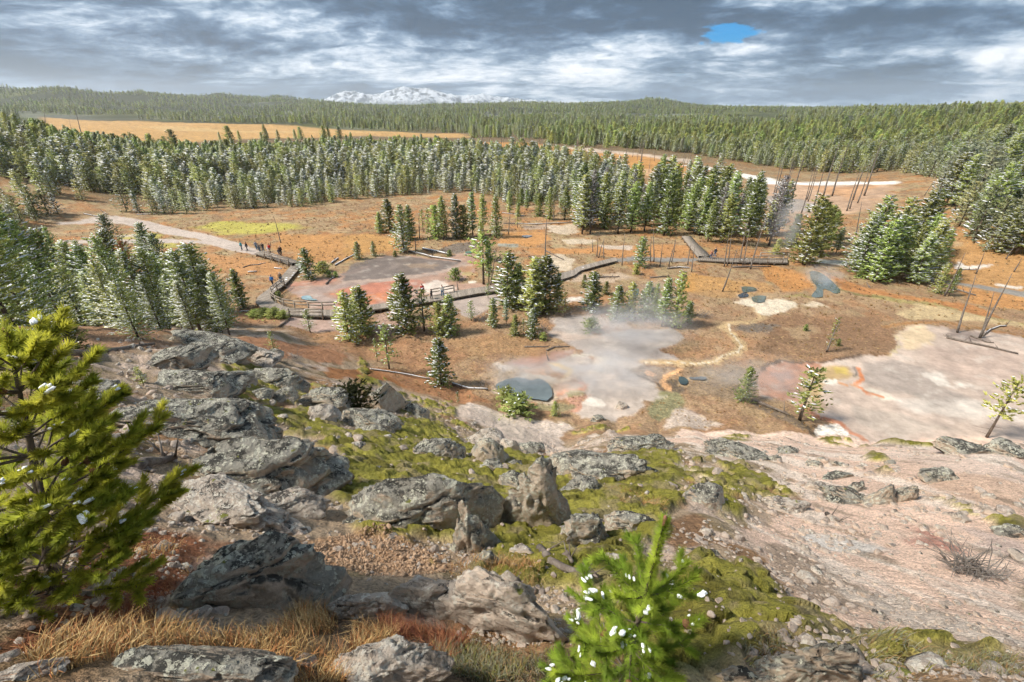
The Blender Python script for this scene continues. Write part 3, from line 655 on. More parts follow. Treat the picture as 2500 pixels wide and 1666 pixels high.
# ------------------------------------------------------------------ things: helpers
def thing(name, loc, label, cat, group=None, rotz=0.0, sc=None):
    o = bpy.data.objects.new(name, None); COL.objects.link(o); o.empty_display_size = .2
    o.location = loc; o.rotation_euler = (0, 0, rotz)
    if sc is not None: o.scale = sc
    o['label'] = label; o['category'] = cat
    if group: o['group'] = group
    return o
def tag(o, label, cat, group=None):
    o['label'] = label; o['category'] = cat
    if group: o['group'] = group
    return o
def up_height(base, sy):
    """height of an upright thing standing at base whose top is seen at row sy"""
    p = np.array(base) - np.array([0, 0, CAM_Z]); f0 = p[1] * CT - p[2] * ST; u0 = p[1] * ST + p[2] * CT; k = (833.0 - sy) / FPX
    return (k * f0 - u0) / (CT + k * ST)
def depth(p): return p[1] * CT - (p[2] - CAM_Z) * ST
class MB:
    """collects quads / tris as quads"""
    def __init__(s): s.v = []; s.f = []; s.m = []; s.n = []
    def quad(s, a, b, c, d, m=0):
        n = len(s.v); s.v += [a, b, c, d]; s.f.append((n, n + 1, n + 2, n + 3)); s.m.append(m)
    def tube(s, pts, rad, n=6, m=0, cap=True):
        base = len(s.v); pts = [np.array(p, float) for p in pts]
        for i, p in enumerate(pts):
            d = pts[min(i + 1, len(pts) - 1)] - pts[max(i - 1, 0)]; d = d / (np.linalg.norm(d) + 1e-9)
            a = np.cross(d, (0, 0, 1.0) if abs(d[2]) < .9 else (1.0, 0, 0)); a /= np.linalg.norm(a); b = np.cross(d, a)
            for j in range(n):
                q = 2 * math.pi * j / n; s.v.append(p + (a * math.cos(q) + b * math.sin(q)) * rad[i])
        for i in range(len(pts) - 1):
            for j in range(n):
                s.f.append((base + i * n + j, base + i * n + (j + 1) % n, base + (i + 1) * n + (j + 1) % n, base + (i + 1) * n + j)); s.m.append(m)
        if cap:
            for i, fl in ((0, 1), (len(pts) - 1, 0)):
                c = len(s.v); s.v.append(pts[i])
                for j in range(0, n, 2):
                    q = [base + i * n + j, base + i * n + (j + 1) % n, base + i * n + (j + 2) % n]
                    s.f.append((c, *(q[::-1] if fl else q))); s.m.append(m)
    def box(s, M, m=0):
        n = len(s.v)
        for x in (-.5, .5):
            for y in (-.5, .5):
                for z in (-.5, .5): s.v.append(np.array(M @ Vector((x, y, z))))
        for f in ((0, 1, 3, 2), (4, 6, 7, 5), (0, 4, 5, 1), (2, 3, 7, 6), (0, 2, 6, 4), (1, 5, 7, 3)): s.f.append(tuple(n + i for i in f)); s.m.append(m)
    def leaf(s, a, b, c, d, out, soft=.65):
        """a quad that shades like the surface of the crown it belongs to"""
        g = np.cross(np.asarray(b) - a, np.asarray(c) - a); g = g / (np.linalg.norm(g) + 1e-9)
        if g @ out < 0: b, d, g = d, b, -g
        n = out * soft + g * (1 - soft); n = n / np.linalg.norm(n); s.quad(a, b, c, d); s.n += [n] * 4
    def mesh(s, name, mats, smooth=True):
        me = mesh_np(name, np.array(s.v), np.array(s.f), None, None, smooth or bool(s.n), mats, s.m)
        if s.n: me.normals_split_custom_set_from_vertices([tuple(map(float, q)) for q in s.n])
        return me

# ------------------------------------------------------------------ materials for plants
def needle_mat(name, dark, light, var=.45, trans=.42):
    m, t, b = new_mat(name)
    oi = t.new('ShaderNodeObjectInfo'); tc = t.new('ShaderNodeTexCoord')
    n1 = t.noise(tc.outputs['Object'], 1.6, 3, .6); n2 = t.noise(tc.outputs['Object'], 14, 2, .5)
    c = t.mix(t.step(n1, .35, .68), dark, light)
    k = t.m('MULTIPLY', t.lin(oi.outputs['Random'], 0, 1, 1 - var, 1 + var), t.lin(n2, .3, .7, .6, 1.4))
    n = t.new('ShaderNodeVectorMath', _operation='SCALE'); t.l.new(c, n.inputs[0]); t.l.new(k, n.inputs[3])
    hs_ = t.new('ShaderNodeHueSaturation'); t.l.new(n.outputs[0], hs_.inputs['Color']); t.l.new(t.lin(t.m('FRACT', t.m('MULTIPLY', oi.outputs['Random'], 7.3)), 0, 1, .468, .52), hs_.inputs['Hue'])
    t.l.new(hs_.outputs[0], b.inputs['Base Color']); b.inputs['Roughness'].default_value = .65
    tr = t.new('ShaderNodeBsdfTranslucent'); t.l.new(hs_.outputs[0], tr.inputs['Color'])
    mx = t.new('ShaderNodeMixShader'); mx.inputs[0].default_value = trans
    t.l.new(b.outputs[0], mx.inputs[1]); t.l.new(tr.outputs[0], mx.inputs[2]); t.l.new(mx.outputs[0], t.n['Material Output'].inputs['Surface'])
    return m
M_NEEDLE = needle_mat('pine_needles', (.23, .29, .085), (.48, .53, .17))
M_NEEDLE_RUST = needle_mat('rust_needles', (.22, .09, .04), (.34, .17, .09))
M_NEEDLE_GREY = needle_mat('grey_twigs', (.20, .18, .16), (.34, .31, .28))
M_NEEDLE_NEAR = needle_mat('bright_pine_needles', (.24, .34, .035), (.52, .58, .07), .1, .58)
def bark_mat(name, a, b_):
    m, t, b = new_mat(name); tc = t.new('ShaderNodeTexCoord'); oi = t.new('ShaderNodeObjectInfo')
    n = t.noise(tc.outputs['Object'], 6, 5, .7); c = t.mix(t.step(n, .35, .65), a, b_)
    c = t.mix(t.lin(oi.outputs['Random'], 0, 1, 0, .4), c, (a[0] * .6, a[1] * .6, a[2] * .6))
    t.l.new(c, b.inputs['Base Color']); t.l.new(t.bump(n, .6, .03), b.inputs['Normal']); return m
M_BARK = bark_mat('pine_bark', (.085, .065, .05), (.19, .15, .12))
M_DEAD = bark_mat('weathered_wood', (.12, .10, .085), (.30, .265, .235))
M_LOG = bark_mat('fallen_wood', (.11, .085, .07), (.27, .23, .195))
m_, t_, b_ = new_mat('snow'); b_.inputs['Base Color'].default_value = (.86, .88, .92, 1); b_.inputs['Roughness'].default_value = .7; M_SNOW = m_

# ------------------------------------------------------------------ pines
def pine(seed, h, rad, bare, gap, nb, cl, size, snow, upturn=.35, sag=.1, per=3, needle=M_NEEDLE, dead_low=True):
    """returns trunk, crown, snow meshes of one pine of height h"""
    rg = random.Random(seed); T, Cn, Sn = MB(), MB(), MB()
    ph = rg.random() * 6; wob = lambda z: np.array([math.sin(z * .9 + ph), math.cos(z * .7 + ph), 0]) * .02 * h * .12
    zs = np.linspace(0, h * .985, 8); r0 = .011 * h + .03
    T.tube([wob(z) + (0, 0, z) for z in zs], [max(r0 * (1 - z / h) ** .8, .012) for z in zs], 6)
    z = bare * h
    if dead_low:
        k = .06 * h
        while k < z:
            a = rg.random() * 6.28; L = rad * rg.uniform(.2, .6); o = np.array([math.cos(a), math.sin(a), -.15]); p0 = wob(k) + (0, 0, k)
            T.quad(p0, p0 + (0, 0, .03), p0 + o * L + (0, 0, .01), p0 + o * L); k += gap * rg.uniform(.3, .9)
    lop = [rg.uniform(.72, 1.15) for _ in range(6)]
    while z < h * .975:
        q = (z - bare * h) / (h - bare * h); q0 = min(1, q / .12) * .35 + .65
        Lr = rad * ((1 - q) ** .70 * .92 + .09) * q0; n = nb if q < .8 else max(3, nb - 1)
        a0 = rg.random() * 6.28
        for i in range(n):
            a = a0 + 6.28 * i / n + rg.uniform(-.35, .35)
            if rg.random() < .10: continue
            L = Lr * rg.uniform(.62, 1.18) * lop[int((a % 6.283) / 1.0472) % 6]
            elv = -.30 + q * .95 + rg.uniform(-.18, .18)
            da = np.array([math.cos(a), math.sin(a), 0.0]); zz = z + rg.uniform(-.4, .4) * gap
            nc = max(2, int(cl * (L / rad) + .5) + 1)
            p0 = wob(zz) + (0, 0, zz)
            for j in range(nc):
                s = (j + .9) / nc * rg.uniform(.9, 1.05); s = max(.18, s)
                pos = p0 + da * L * s * math.cos(elv) + np.array([0, 0, L * s * math.sin(elv) + upturn * L * s * s - sag * L * s])
                pos = pos + np.array([rg.uniform(-1, 1), rg.uniform(-1, 1), rg.uniform(-.6, .6)]) * size * .45
                sz = size * rg.uniform(.7, 1.25); ow = da * .62 + np.array([0, 0, .55]); ow = ow / np.linalg.norm(ow)
                for kk in range(per):
                    d = da * rg.uniform(.3, 1) + np.array([rg.uniform(-.8, .8), rg.uniform(-.8, .8), rg.uniform(.0, .95)]); d /= np.linalg.norm(d)
                    sd = np.cross(d, [rg.uniform(-1, 1), rg.uniform(-1, 1), rg.uniform(-1, 1)]); sd /= np.linalg.norm(sd) + 1e-6
                    Cn.leaf(pos - d * sz * .35, pos + sd * sz * .22, pos + d * sz * .95, pos - sd * sz * .22, ow)
                wind = .5 + .5 * (math.cos(a) * -.8 + math.sin(a) * -.6)
                if rg.random() < snow * (.30 + .9 * wind) * (.55 + .45 * s):
                    d = da + np.array([rg.uniform(-.5, .5), rg.uniform(-.5, .5), .25]); d /= np.linalg.norm(d); sd = np.cross(d, (0, 0, 1)); sd /= np.linalg.norm(sd)
                    pp = pos + np.array([0, 0, sz * .42]); s2 = sz * rg.uniform(.5, 1.0)
                    Sn.leaf(pp - d * s2 * .7, pp + sd * s2 * .28 + (0, 0, .02), pp + d * s2 * .8, pp - sd * s2 * .28 + (0, 0, .02), ow)
                    Sn.leaf(pp - d * s2 * .5 + (0, 0, s2 * .16), pp - d * s2 * .4 - (0, 0, s2 * .1), pp + d * s2 * .6 - (0, 0, s2 * .1), pp + d * s2 * .7 + (0, 0, s2 * .12), ow)
        z += gap * (1 - .45 * q) * rg.uniform(.75, 1.25)
    d = .05 * h
    for kk in range(6):
        aa = rg.random() * 6.28; sd = np.array([math.cos(aa), math.sin(aa), 0]) * d * .25; c = wob(h * .97) + (0, 0, h * .97)
        Cn.leaf(c - (0, 0, d), c + sd, c + (0, 0, d * .8), c - sd, np.array([0, 0, 1.0]))
    return T, Cn, Sn
def build_variant(key, **kw):
    T, Cn, Sn = pine(**kw); nd = kw.get('needle', M_NEEDLE)
    return dict(h=kw['h'], trunk=T.mesh('trunk', [M_BARK]), crown=Cn.mesh('crown', [nd], False), snow=Sn.mesh('snow', [M_SNOW], False) if Sn.f else None, raw=(T, Cn, Sn))
VAR = {}
for i in range(3):
    VAR['near%d' % i] = build_variant('n', seed=100 + i, h=9, rad=(2.3, 1.9, 2.6)[i], bare=(.08, .18, .05)[i], gap=.36, nb=7, cl=12, size=.23, snow=1.15, per=4)
    VAR['young%d' % i] = build_variant('y', seed=10 + i, h=5, rad=(1.45, 1.15, 1.7)[i], bare=.03, gap=.28, nb=7, cl=7, size=.26, snow=.55, per=4, sag=.15)
    VAR['tall%d' % i] = build_variant('t', seed=20 + i, h=10, rad=(1.9, 1.6, 2.2)[i], bare=(.10, .2, .06)[i], gap=.44, nb=6, cl=7, size=.37, snow=.5, per=4)
    VAR['frost%d' % i] = build_variant('f', seed=30 + i, h=10, rad=(1.9, 1.65, 2.2)[i], bare=(.08, .18, .06)[i], gap=.44, nb=6, cl=7, size=.36, snow=1.4, per=4)
VAR['sparse'] = build_variant('s', seed=50, h=6, rad=1.3, bare=.25, gap=.45, nb=5, cl=6, size=.25, snow=.25, per=3)
VAR['plain'] = build_variant('g', seed=52, h=5, rad=1.4, bare=.03, gap=.29, nb=7, cl=7, size=.26, snow=.12, per=4, sag=.15)
VAR['shrub'] = build_variant('b', seed=54, h=1.6, rad=1.0, bare=.02, gap=.16, nb=7, cl=6, size=.20, snow=.10, per=4, upturn=.6)
VAR['rust'] = build_variant('r', seed=56, h=6, rad=1.0, bare=.08, gap=.4, nb=5, cl=5, size=.22, snow=.1, per=3, needle=M_NEEDLE_RUST)
VAR['grey'] = build_variant('gr', seed=57, h=10, rad=1.3, bare=.18, gap=.45, nb=5, cl=7, size=.26, snow=.8, per=3, needle=M_NEEDLE_GREY)
VAR['flag'] = build_variant('fl', seed=58, h=5, rad=1.5, bare=.42, gap=.36, nb=4, cl=6, size=.26, snow=.25, per=4, sag=0)
N_PINE = 0
PINES = []          # (distance, placed position) for spacing tests
def place_pine(base, h, var, label, group=None, wide=1.0, snow=True, lean=None, cat='pine tree', name='pine_tree'):
    global N_PINE
    v = VAR[var]; s = h / v['h']
    o = thing(name, (base[0], base[1], base[2] - .06), label, cat, group, random.uniform(-.5, .5), (s * wide * 1.32, s * wide * 1.32, s))
    if lean is not None: o.rotation_euler = lean
    obj('trunk', v['trunk'], o); obj('crown', v['crown'], o)
    if snow and v['snow']: obj('snow', v['snow'], o, kind='stuff')
    N_PINE += 1; PINES.append((base[0], base[1])); return o
def tree(k, u, vb, vt, var, label, wide=1.0, group=None, snow=True):
    b = hit(k, u, vb); b[2] = H1(b[0], b[1]); h = up_height(b, px(k, u, vt)[1])
    return place_pine(b, max(h, .5), var, label, group, wide, snow)

TREES = '''B 250 755 610 young1 .9|short green pine leaning on a taller snowy pine left of the meadow clump
B 315 740 520 young0 .9|snowy conical pine standing alone left of the mid meadow clump
B 410 890 560 frost2 1.0|broad snow-flecked pine with twin tops at the head of the grey mud flat
B 455 800 565 young1 .8|slim snowy pine behind the broad twin-topped pine
B 540 740 590 sparse .8|thin sparse pine just left of the meadow clump
B 580 752 580 sparse .8|pale thin pine touching the left side of the meadow clump
B 630 795 560 plain .9|dark green pine at the left front of the meadow clump
B 680 800 505 tall0 .9|tall snow-dusted pine at the left of the meadow clump
B 700 790 640 rust .9|rust-brown dying pine inside the meadow clump
B 770 790 490 frost0 .9|tall snowy pine in the middle of the meadow clump
B 820 790 560 plain .9|deep green pine at the front middle of the meadow clump
B 880 775 470 frost1 .9|tallest snow-covered pine of the meadow clump
B 950 740 485 tall1 .9|snow-dusted pine right of the tallest in the meadow clump
B 935 800 670 young2 .7|small bright green pine at the foot of the meadow clump
B 1040 785 500 tall2 .85|stout olive-green pine closing the right end of the meadow clump
B 1130 622 465 tall0 .9|snowy pine at the left of the thin row behind the orange sedge
B 1190 640 540 young1 .8|small pine standing between two snowy pines of the thin row
B 1250 605 455 tall1 1.|broad snowy pine in the thin row behind the orange sedge
B 1335 640 480 plain .9|green pine with a bare stem in the thin row
B 1405 665 440 tall2 .8|tall snowy pine with bare lower trunk ending the thin row
B 1510 662 430 tall0 1.|snow-dusted pine between the thin row and the dense stand
B 1185 715 570 sparse .8|thin leaning green sapling in front of the thin row
B 100 935 812 young0 .9|little snowy pine at the end of the pale log on the meadow
B 205 912 812 young2 .8|little snowy pine left of the twin-topped pine
B 350 915 880 shrub .8|tiny green pine bush at the edge of the grey mud
B 722 912 872 shrub .8|tiny green pine bush beside the snowy fallen trunk
B 955 1105 760 flag 1.15|umbrella-topped snowy pine with bare trunks above the boardwalk
B 990 1095 800 tall1 .7|slender snowy pine growing tight beside the umbrella-topped pine
B 762 1075 1000 shrub 1.1|snow-speckled pine bush on the red mud above the railing
B 1120 1255 890 young2 1.|large snowy pine hiding the boardwalk, left of its pair
B 1190 1230 960 young0 .9|snowy pine filling the middle of the clump on the boardwalk
B 1300 1300 925 young1 1.|tall snowy pine in the middle of the clump on the boardwalk
B 1375 1290 910 young0 .95|tall snowy pine with a forked tip at the right of the clump
B 1455 1285 1020 tall1 .9|sparser snowy pine at the right edge of the boardwalk clump
B 1505 1320 1150 sparse .9|thin bare-stemmed pine ending the boardwalk clump
B 985 1200 1090 sparse .9|very thin snowy sapling in front of the boardwalk
B 2020 985 780 young2 .9|round snowy pine standing alone on the grey gravel path
B 1995 1035 970 shrub .7|tiny pine seedling below the lone pine on the gravel path
B 1640 1130 1035 plain .9|small dark green pine left of the slim snowy pine
B 1692 1285 1020 young1 1.15|slim snowy conical pine standing alone below the boardwalk
B 1790 1175 1082 plain 1.1|low green pine behind the slim snowy conical pine
B 1860 1345 1112 young0 .9|snowy pine at the left of the spring-side row
B 1950 1335 1092 young1 .9|snowy pine second in the spring-side row
B 2058 1335 1088 young0 .9|snowy pine in the middle of the spring-side row
B 2110 1345 1100 tall0 .8|snowy pine just right of the middle of the spring-side row
B 2170 1395 1055 tall1 .9|snowy pine half veiled by steam in the spring-side row
B 2255 1400 1020 tall2 .75|tallest pine of the spring-side row, dim in the steam
B 2345 1325 1225 plain 1.|small green pine at the right end of the spring-side row
B 1690 1425 1340 shrub 1.2|bushy little pine on the grey mud left of the steam
B 140 1445 1120 young0 1.05|snowy pine of the pair at the lower end of the boardwalk, right one
B 40 1490 1160 young2 .9|broad green pine of the pair at the lower end of the boardwalk, left one
B 90 1400 1180 young1 .9|narrow pine squeezed behind the pair below the boardwalk
B 432 1435 1035 young0 .85|tall pointed snowy pine in front of the boardwalk viewing rail
B 372 1340 1100 young2 .9|snowy pine behind the left shoulder of the tall pointed pine
B 550 1425 1130 sparse 1.2|dark open-crowned pine hiding a red jacket on the boardwalk
B 725 1445 1180 young1 1.05|snow-tipped pine in front of the viewing rail
B 655 1450 1225 plain .9|green pine left of the snow-tipped pine by the rail
B 870 1352 1212 sparse 1.1|little snowy pine standing alone on the grey mud
B 1020 1395 1200 young1 .85|snowy pine beside the grey dead brush
B 1108 1375 1190 frost1 .7|very snowy slim pine beside the dead brush
B 1170 1455 1310 plain .9|short bright green pine left of the pointed green pine
B 1225 1440 1335 sparse .8|thin sapling between two bright green pines
B 1290 1465 1270 young0 .85|pointed bright green pine at the edge of the steaming basin
B 1362 1485 1435 shrub .8|tiny green pine bush right of the pointed green pine
E 665 500 185 young0 .85|lone dark green conical pine on the rusty slope left of the blue pool
E 310 395 80 sparse .9|scraggly thin pine with bare branches on the rusty slope
E 230 345 180 sparse .6|feathery pale sapling behind the scraggly pine
E 1440 718 612 plain .9|small bushy pine right of the blue pool
E 1190 700 590 shrub 1.7|sprawling low pine spreading over the edge of the blue pool
E 1110 610 530 shrub 1.5|low pine branch spray at the left rim of the blue pool
E 780 640 545 sparse .7|thin yellow sapling left of the blue pool
F 430 612 380 plain .75|narrow green pine in the mist left of the red mud
F 815 745 380 sparse 1.3|open leaning pine in front of the red mud
F 1005 275 40 sparse .55|thin bare-stemmed pine beside a dead trunk on the brown sedge
F 1075 240 190 shrub .6|tiny green seedling right of the thin bare-stemmed pine
F 855 135 92 shrub .7|tiny lone seedling on the brown sedge
C 50 1370 1220 young2 .8|bushy pine with bare branches at the left of the brown sedge
C 845 965 500 tall2 1.1|tall snowy pine with a long bare trunk by the boardwalk bridge
C 905 905 540 plain .9|green pine right of the tall bare-trunked pine
C 975 835 560 plain 1.|dense green conical pine behind the bridge
C 1030 800 600 plain .8|second green conical pine behind the bridge
C 760 850 620 plain .9|green pine at the left of the bridge, dim in vapour
C 660 900 790 plain 1.2|small yellow-green pine wrapped in vapour
C 1065 895 710 frost1 .9|small white-frosted pine right of the bridge
C 1225 1060 960 plain 1.|low dark pine at the left foot of the right-hand grove
C 1755 1165 960 tall2 .9|shaggy pine at the right foot of the right-hand grove
C 1835 1185 990 tall1 .8|leaning shaggy pine next to the fallen trunk by the grey path
J 1270 790 310 young2 1.05|round snowy pine inside the bend of the boardwalk
J 1500 690 530 shrub 1.3|snowy pine bush right of the round pine in the boardwalk bend
J 1600 760 670 shrub .9|low green bush left of the red mud
J 1700 765 680 shrub .9|low green bush at the rim of the red mud
J 800 1120 1000 shrub .8|small green bush inside the curved rail
J 215 1250 640 young1 .8|slim dark pine at the outer side of the boardwalk curve
J 1290 1640 1275 sparse 1.2|slim snow-tipped pine in front of the boardwalk curve
D 1880 290 130 sparse .8|thin snowy sapling by the dead branches above the boulders
D 495 250 10 plain 1.5|small spreading green pine alone on the brown ledge
D 985 510 365 sparse 1.0|thin little pine growing among the lichen boulders
D 170 800 770 shrub .6|tiny pine sprig between the boulders
O 1270 985 480 near2 1.05|yellow-green pine with a crooked stem at the front of the snowy stand'''
for ln in TREES.split('\n'):
    a, lab = ln.split('|'); k, u, vb, vt, var, wd = a.split()
    tree(k, float(u), float(vb), float(vt), var, lab, float(wd))

def inside(P, x, y): return poly_sd(np.array(P), np.atleast_1d(x), np.atleast_1d(y)) > 0
def jitter_fill(P, gap, keep=1.0, seed=1):
    rg = np.random.default_rng(seed); A = np.array(P)
    gx, gy = np.meshgrid(np.arange(A[:, 0].min(), A[:, 0].max(), gap), np.arange(A[:, 1].min(), A[:, 1].max(), gap))
    x = gx.ravel() + rg.uniform(-.48, .48, gx.size) * gap; y = gy.ravel() + rg.uniform(-.48, .48, gx.size) * gap
    ok = (poly_sd(A, x, y) > 0) & (rg.random(gx.size) < keep)
    return x[ok], y[ok]
# the snowy stand on the left slope
for u, vb, vt, var, wd in ((150, 960, -350, 'near0', 1.), (330, 900, -390, 'near1', 1.), (440, 880, -200, 'near0', 1.), (700, 850, 0, 'near0', 1.), (910, 870, 110, 'near1', 1.), (1020, 880, 150, 'near0', .9), (1210, 900, 60, 'near2', .85),
                           (1290, 880, 10, 'near1', .9), (1410, 930, 190, 'near1', 1.), (1570, 930, 170, 'near0', .85), (1640, 900, 220, 'near1', .9), (1760, 880, 220, 'near0', .8), (1865, 960, 190, 'near1', 1.),
                           (1985, 950, 130, 'near0', 1.), (2130, 980, 400, 'near1', .8), (60, 930, 600, 'near2', .8), (240, 800, -260, 'near0', 1.), (560, 820, 200, 'near2', .9), (350, 860, 330, 'near1', .9),
                           (820, 900, 420, 'near0', .9), (1120, 920, 300, 'near2', .8), (1500, 950, 420, 'near0', .8), (1800, 970, 480, 'near1', .9), (600, 900, 430, 'near1', .8), (-60, 900, -330, 'near0', 1.), (20, 880, -120, 'near1', 1.), (300, 920, -60, 'near2', .9), (560, 880, -80, 'near1', 1.), (1700, 940, 430, 'near1', .9), (2050, 960, 330, 'near0', .9)):
    b = hit('O', u, vb); b[2] = H1(b[0], b[1]); h = up_height(b, px('O', u, vt)[1]); h = min(h, 13)
    place_pine(b, h, var, 'snow-laden pine in the crowded stand on the slope at the left', 'pines of the crowded snowy stand', wd)
o = tree('O', 1415, 900, 105, 'rust', 'rust-red dying pine tip rising from the snowy stand', .9)
# second rank behind, down the hidden slope
P = [(-22, 38), (-26, 30), (-40, 27), (-75, 40), (-90, 75), (-60, 74), (-42, 62), (-30, 50)]
x, y = jitter_fill(P, 6.4, .9, 3)
for xx, yy in zip(x, y):
    if min(((xx - a) ** 2 + (yy - b) ** 2 for a, b in PINES), default=99) < 4: continue
    place_pine((xx, yy, H1(xx, yy)), random.uniform(5, 8.5), 'near%d' % random.randrange(3), 'snowy pine behind the front rank of the left stand', 'second rank of the left stand', random.uniform(.8, 1.1))
# right-hand grove
P = [flat('C', u, v)[:2] for u, v in ((1190, 1040), (1300, 1090), (1560, 1120), (1720, 1060), (1800, 960), (1700, 900), (1500, 900), (1300, 930), (1200, 980))]
x, y = jitter_fill(P, 2.7, .9, 4)
for xx, yy in zip(x, y):
    place_pine((xx, yy, H1(xx, yy)), random.uniform(6.5, 11.5), random.choice(('frost0', 'frost2', 'tall2', 'tall0')), 'snow-plastered pine in the dense grove right of the bridge', 'grove right of the bridge', random.uniform(.95, 1.2))
# dense stand across the middle, either side of the boardwalk spur
P = [flat('B', u, v)[:2] for u, v in ((1590, 720), (1620, 760), (1760, 790), (1950, 800), (2150, 815), (2353, 820), (2450, 830), (2560, 830), (2640, 760), (2500, 640), (2200, 560), (1900, 560), (1600, 590), (1540, 640))]
x, y = jitter_fill(P, 4.0, .85, 5)
P2 = [flat('C', u, v)[:2] for u, v in ((-40, 790), (60, 800), (300, 850), (560, 890), (640, 830), (690, 720), (560, 640), (300, 590), (0, 580))]
x2, y2 = jitter_fill(P2, 4.0, .8, 55); x, y = np.append(x, x2), np.append(y, y2)
spur = [flat('L', 1060, 120)[:2], flat('L', 1320, 340)[:2]]
for xx, yy in zip(x, y):
    if abs(line_sd(spur, np.array([xx]), np.array([yy]), 0)[0]) < 3.2: continue
    place_pine((xx, yy, H1(xx, yy)), random.uniform(7.5, 13), random.choice(('frost0', 'frost1', 'tall0', 'tall1', 'tall2', 'grey')), 'frosted pine in the tall stand across the middle distance', 'tall stand across the middle distance', random.uniform(.85, 1.05))
# ------------------------------------------------------------------ forests: the nearest as trees, the rest as one wooded mass
MEAD = [[flat('V', u, v)[:2] for u, v in ((60, 279), (400, 282), (700, 289), (1075, 300), (1075, 314), (850, 313), (600, 323), (400, 336), (200, 332), (60, 312))],
        [flat('B', u, v)[:2] for u, v in ((780, 124), (1300, 126), (1420, 152), (1700, 182), (2100, 215), (2353, 290), (2353, 390), (2100, 375), (1900, 365), (1650, 305), (1480, 268), (1480, 200), (1200, 198), (900, 182))]]
F1 = [hit('V', u, v)[:2] for u, v in ((-200, 640), (0, 560), (110, 500), (180, 486))] + [flat('V', u, v)[:2] for u, v in ((290, 492), (390, 497), (490, 482), (640, 482), (800, 462), (900, 452), (1080, 442), (1160, 468), (1250, 478), (1330, 478), (1440, 470), (1480, 440), (1400, 395), (1300, 372), (1150, 362), (1050, 350), (850, 344), (600, 357), (400, 362), (200, 352), (-150, 335))]
x, y = jitter_fill(F1, 2.8, .92, 6)
for Q in MEAD: ok = poly_sd(np.array(Q), x, y) < -6; x, y = x[ok], y[ok]
hid = sst(fbm2(x * .05, y * .05, 3, 200), .30, .36); ok = RNG.random(len(x)) < hid; x, y = x[ok], y[ok]
d = np.hypot(x, y); od = np.argsort(d); x, y, d = x[od], y[od], d[od]
nleft = max(0, 298 - N_PINE); print('PINES so far', N_PINE, 'forest', len(x))
edge_h = lambda dd: 4.2 + 3.0 * sst(dd, 120, 200)
zz = H(x, y)
for i in range(min(nleft, len(x))):
    place_pine((x[i], y[i], zz[i]), float(edge_h(d[i])) * random.uniform(.6, 1.2), random.choice(('young0', 'young2', 'tall0', 'tall2', 'plain', 'young1')), 'green pine along the front edge of the wide forest', 'front edge of the wide forest', random.uniform(.85, 1.15))
def joined(v, name, nd=None):
    T, Cn, Sn = v['raw']; B = MB(); ks = 10.0 / v['h']
    for src, m in ((T, 0), (Cn, 1), (Sn, 2)):
        n = len(B.v); B.v += [np.asarray(q) * ks for q in src.v]; B.f += [tuple(n + i for i in f) for f in src.f]; B.m += [m] * len(src.f); B.n += src.n if src.n else [(0, 0, 0)] * len(src.v)
    return bpy.data.objects.new(name, B.mesh(name, [M_BARK, nd or M_NEEDLE, M_SNOW], False))
def scatter(name, pts, rot, sc, idx, srcs, label, cat, mirror=None):
    me = bpy.data.meshes.new(name); pts = np.asarray(pts, np.float32)
    me.vertices.add(len(pts)); me.vertices.foreach_set('co', pts.ravel())
    a = me.attributes.new('rot', 'FLOAT_VECTOR', 'POINT'); a.data.foreach_set('vector', np.asarray(rot, np.float32).ravel())
    a = me.attributes.new('sc', 'FLOAT_VECTOR', 'POINT'); a.data.foreach_set('vector', np.asarray(sc, np.float32).ravel())
    a = me.attributes.new('vi', 'INT', 'POINT'); a.data.foreach_set('value', np.asarray(idx, np.int32))
    o = obj(name, me, kind='stuff', label=label, category=cat)
    g = bpy.data.node_groups.new(name + '_nodes', 'GeometryNodeTree')
    g.interface.new_socket('Geometry', in_out='INPUT', socket_type='NodeSocketGeometry'); g.interface.new_socket('Geometry', in_out='OUTPUT', socket_type='NodeSocketGeometry')
    N = g.nodes; gin, gout = N.new('NodeGroupInput'), N.new('NodeGroupOutput')
    iop = N.new('GeometryNodeInstanceOnPoints'); jn = N.new('GeometryNodeJoinGeometry')
    for s in srcs:
        oi = N.new('GeometryNodeObjectInfo'); oi.inputs['Object'].default_value = s; oi.inputs['As Instance'].default_value = True
        g.links.new(oi.outputs['Geometry'], jn.inputs[0])
    def attr(nm, typ):
        n = N.new('GeometryNodeInputNamedAttribute'); n.data_type = typ; n.inputs['Name'].default_value = nm; return n.outputs[0]
    e = N.new('FunctionNodeEulerToRotation'); g.links.new(attr('rot', 'FLOAT_VECTOR'), e.inputs[0]); g.links.new(e.outputs[0], iop.inputs['Rotation'])
    g.links.new(attr('sc', 'FLOAT_VECTOR'), iop.inputs['Scale']); g.links.new(attr('vi', 'INT'), iop.inputs['Instance Index'])
    iop.inputs['Pick Instance'].default_value = True
    g.links.new(gin.outputs[0], iop.inputs['Points']); g.links.new(jn.outputs[0], iop.inputs['Instance']); g.links.new(iop.outputs[0], gout.inputs[0])
    md = o.modifiers.new('scatter', 'NODES'); md.node_group = g
    return o
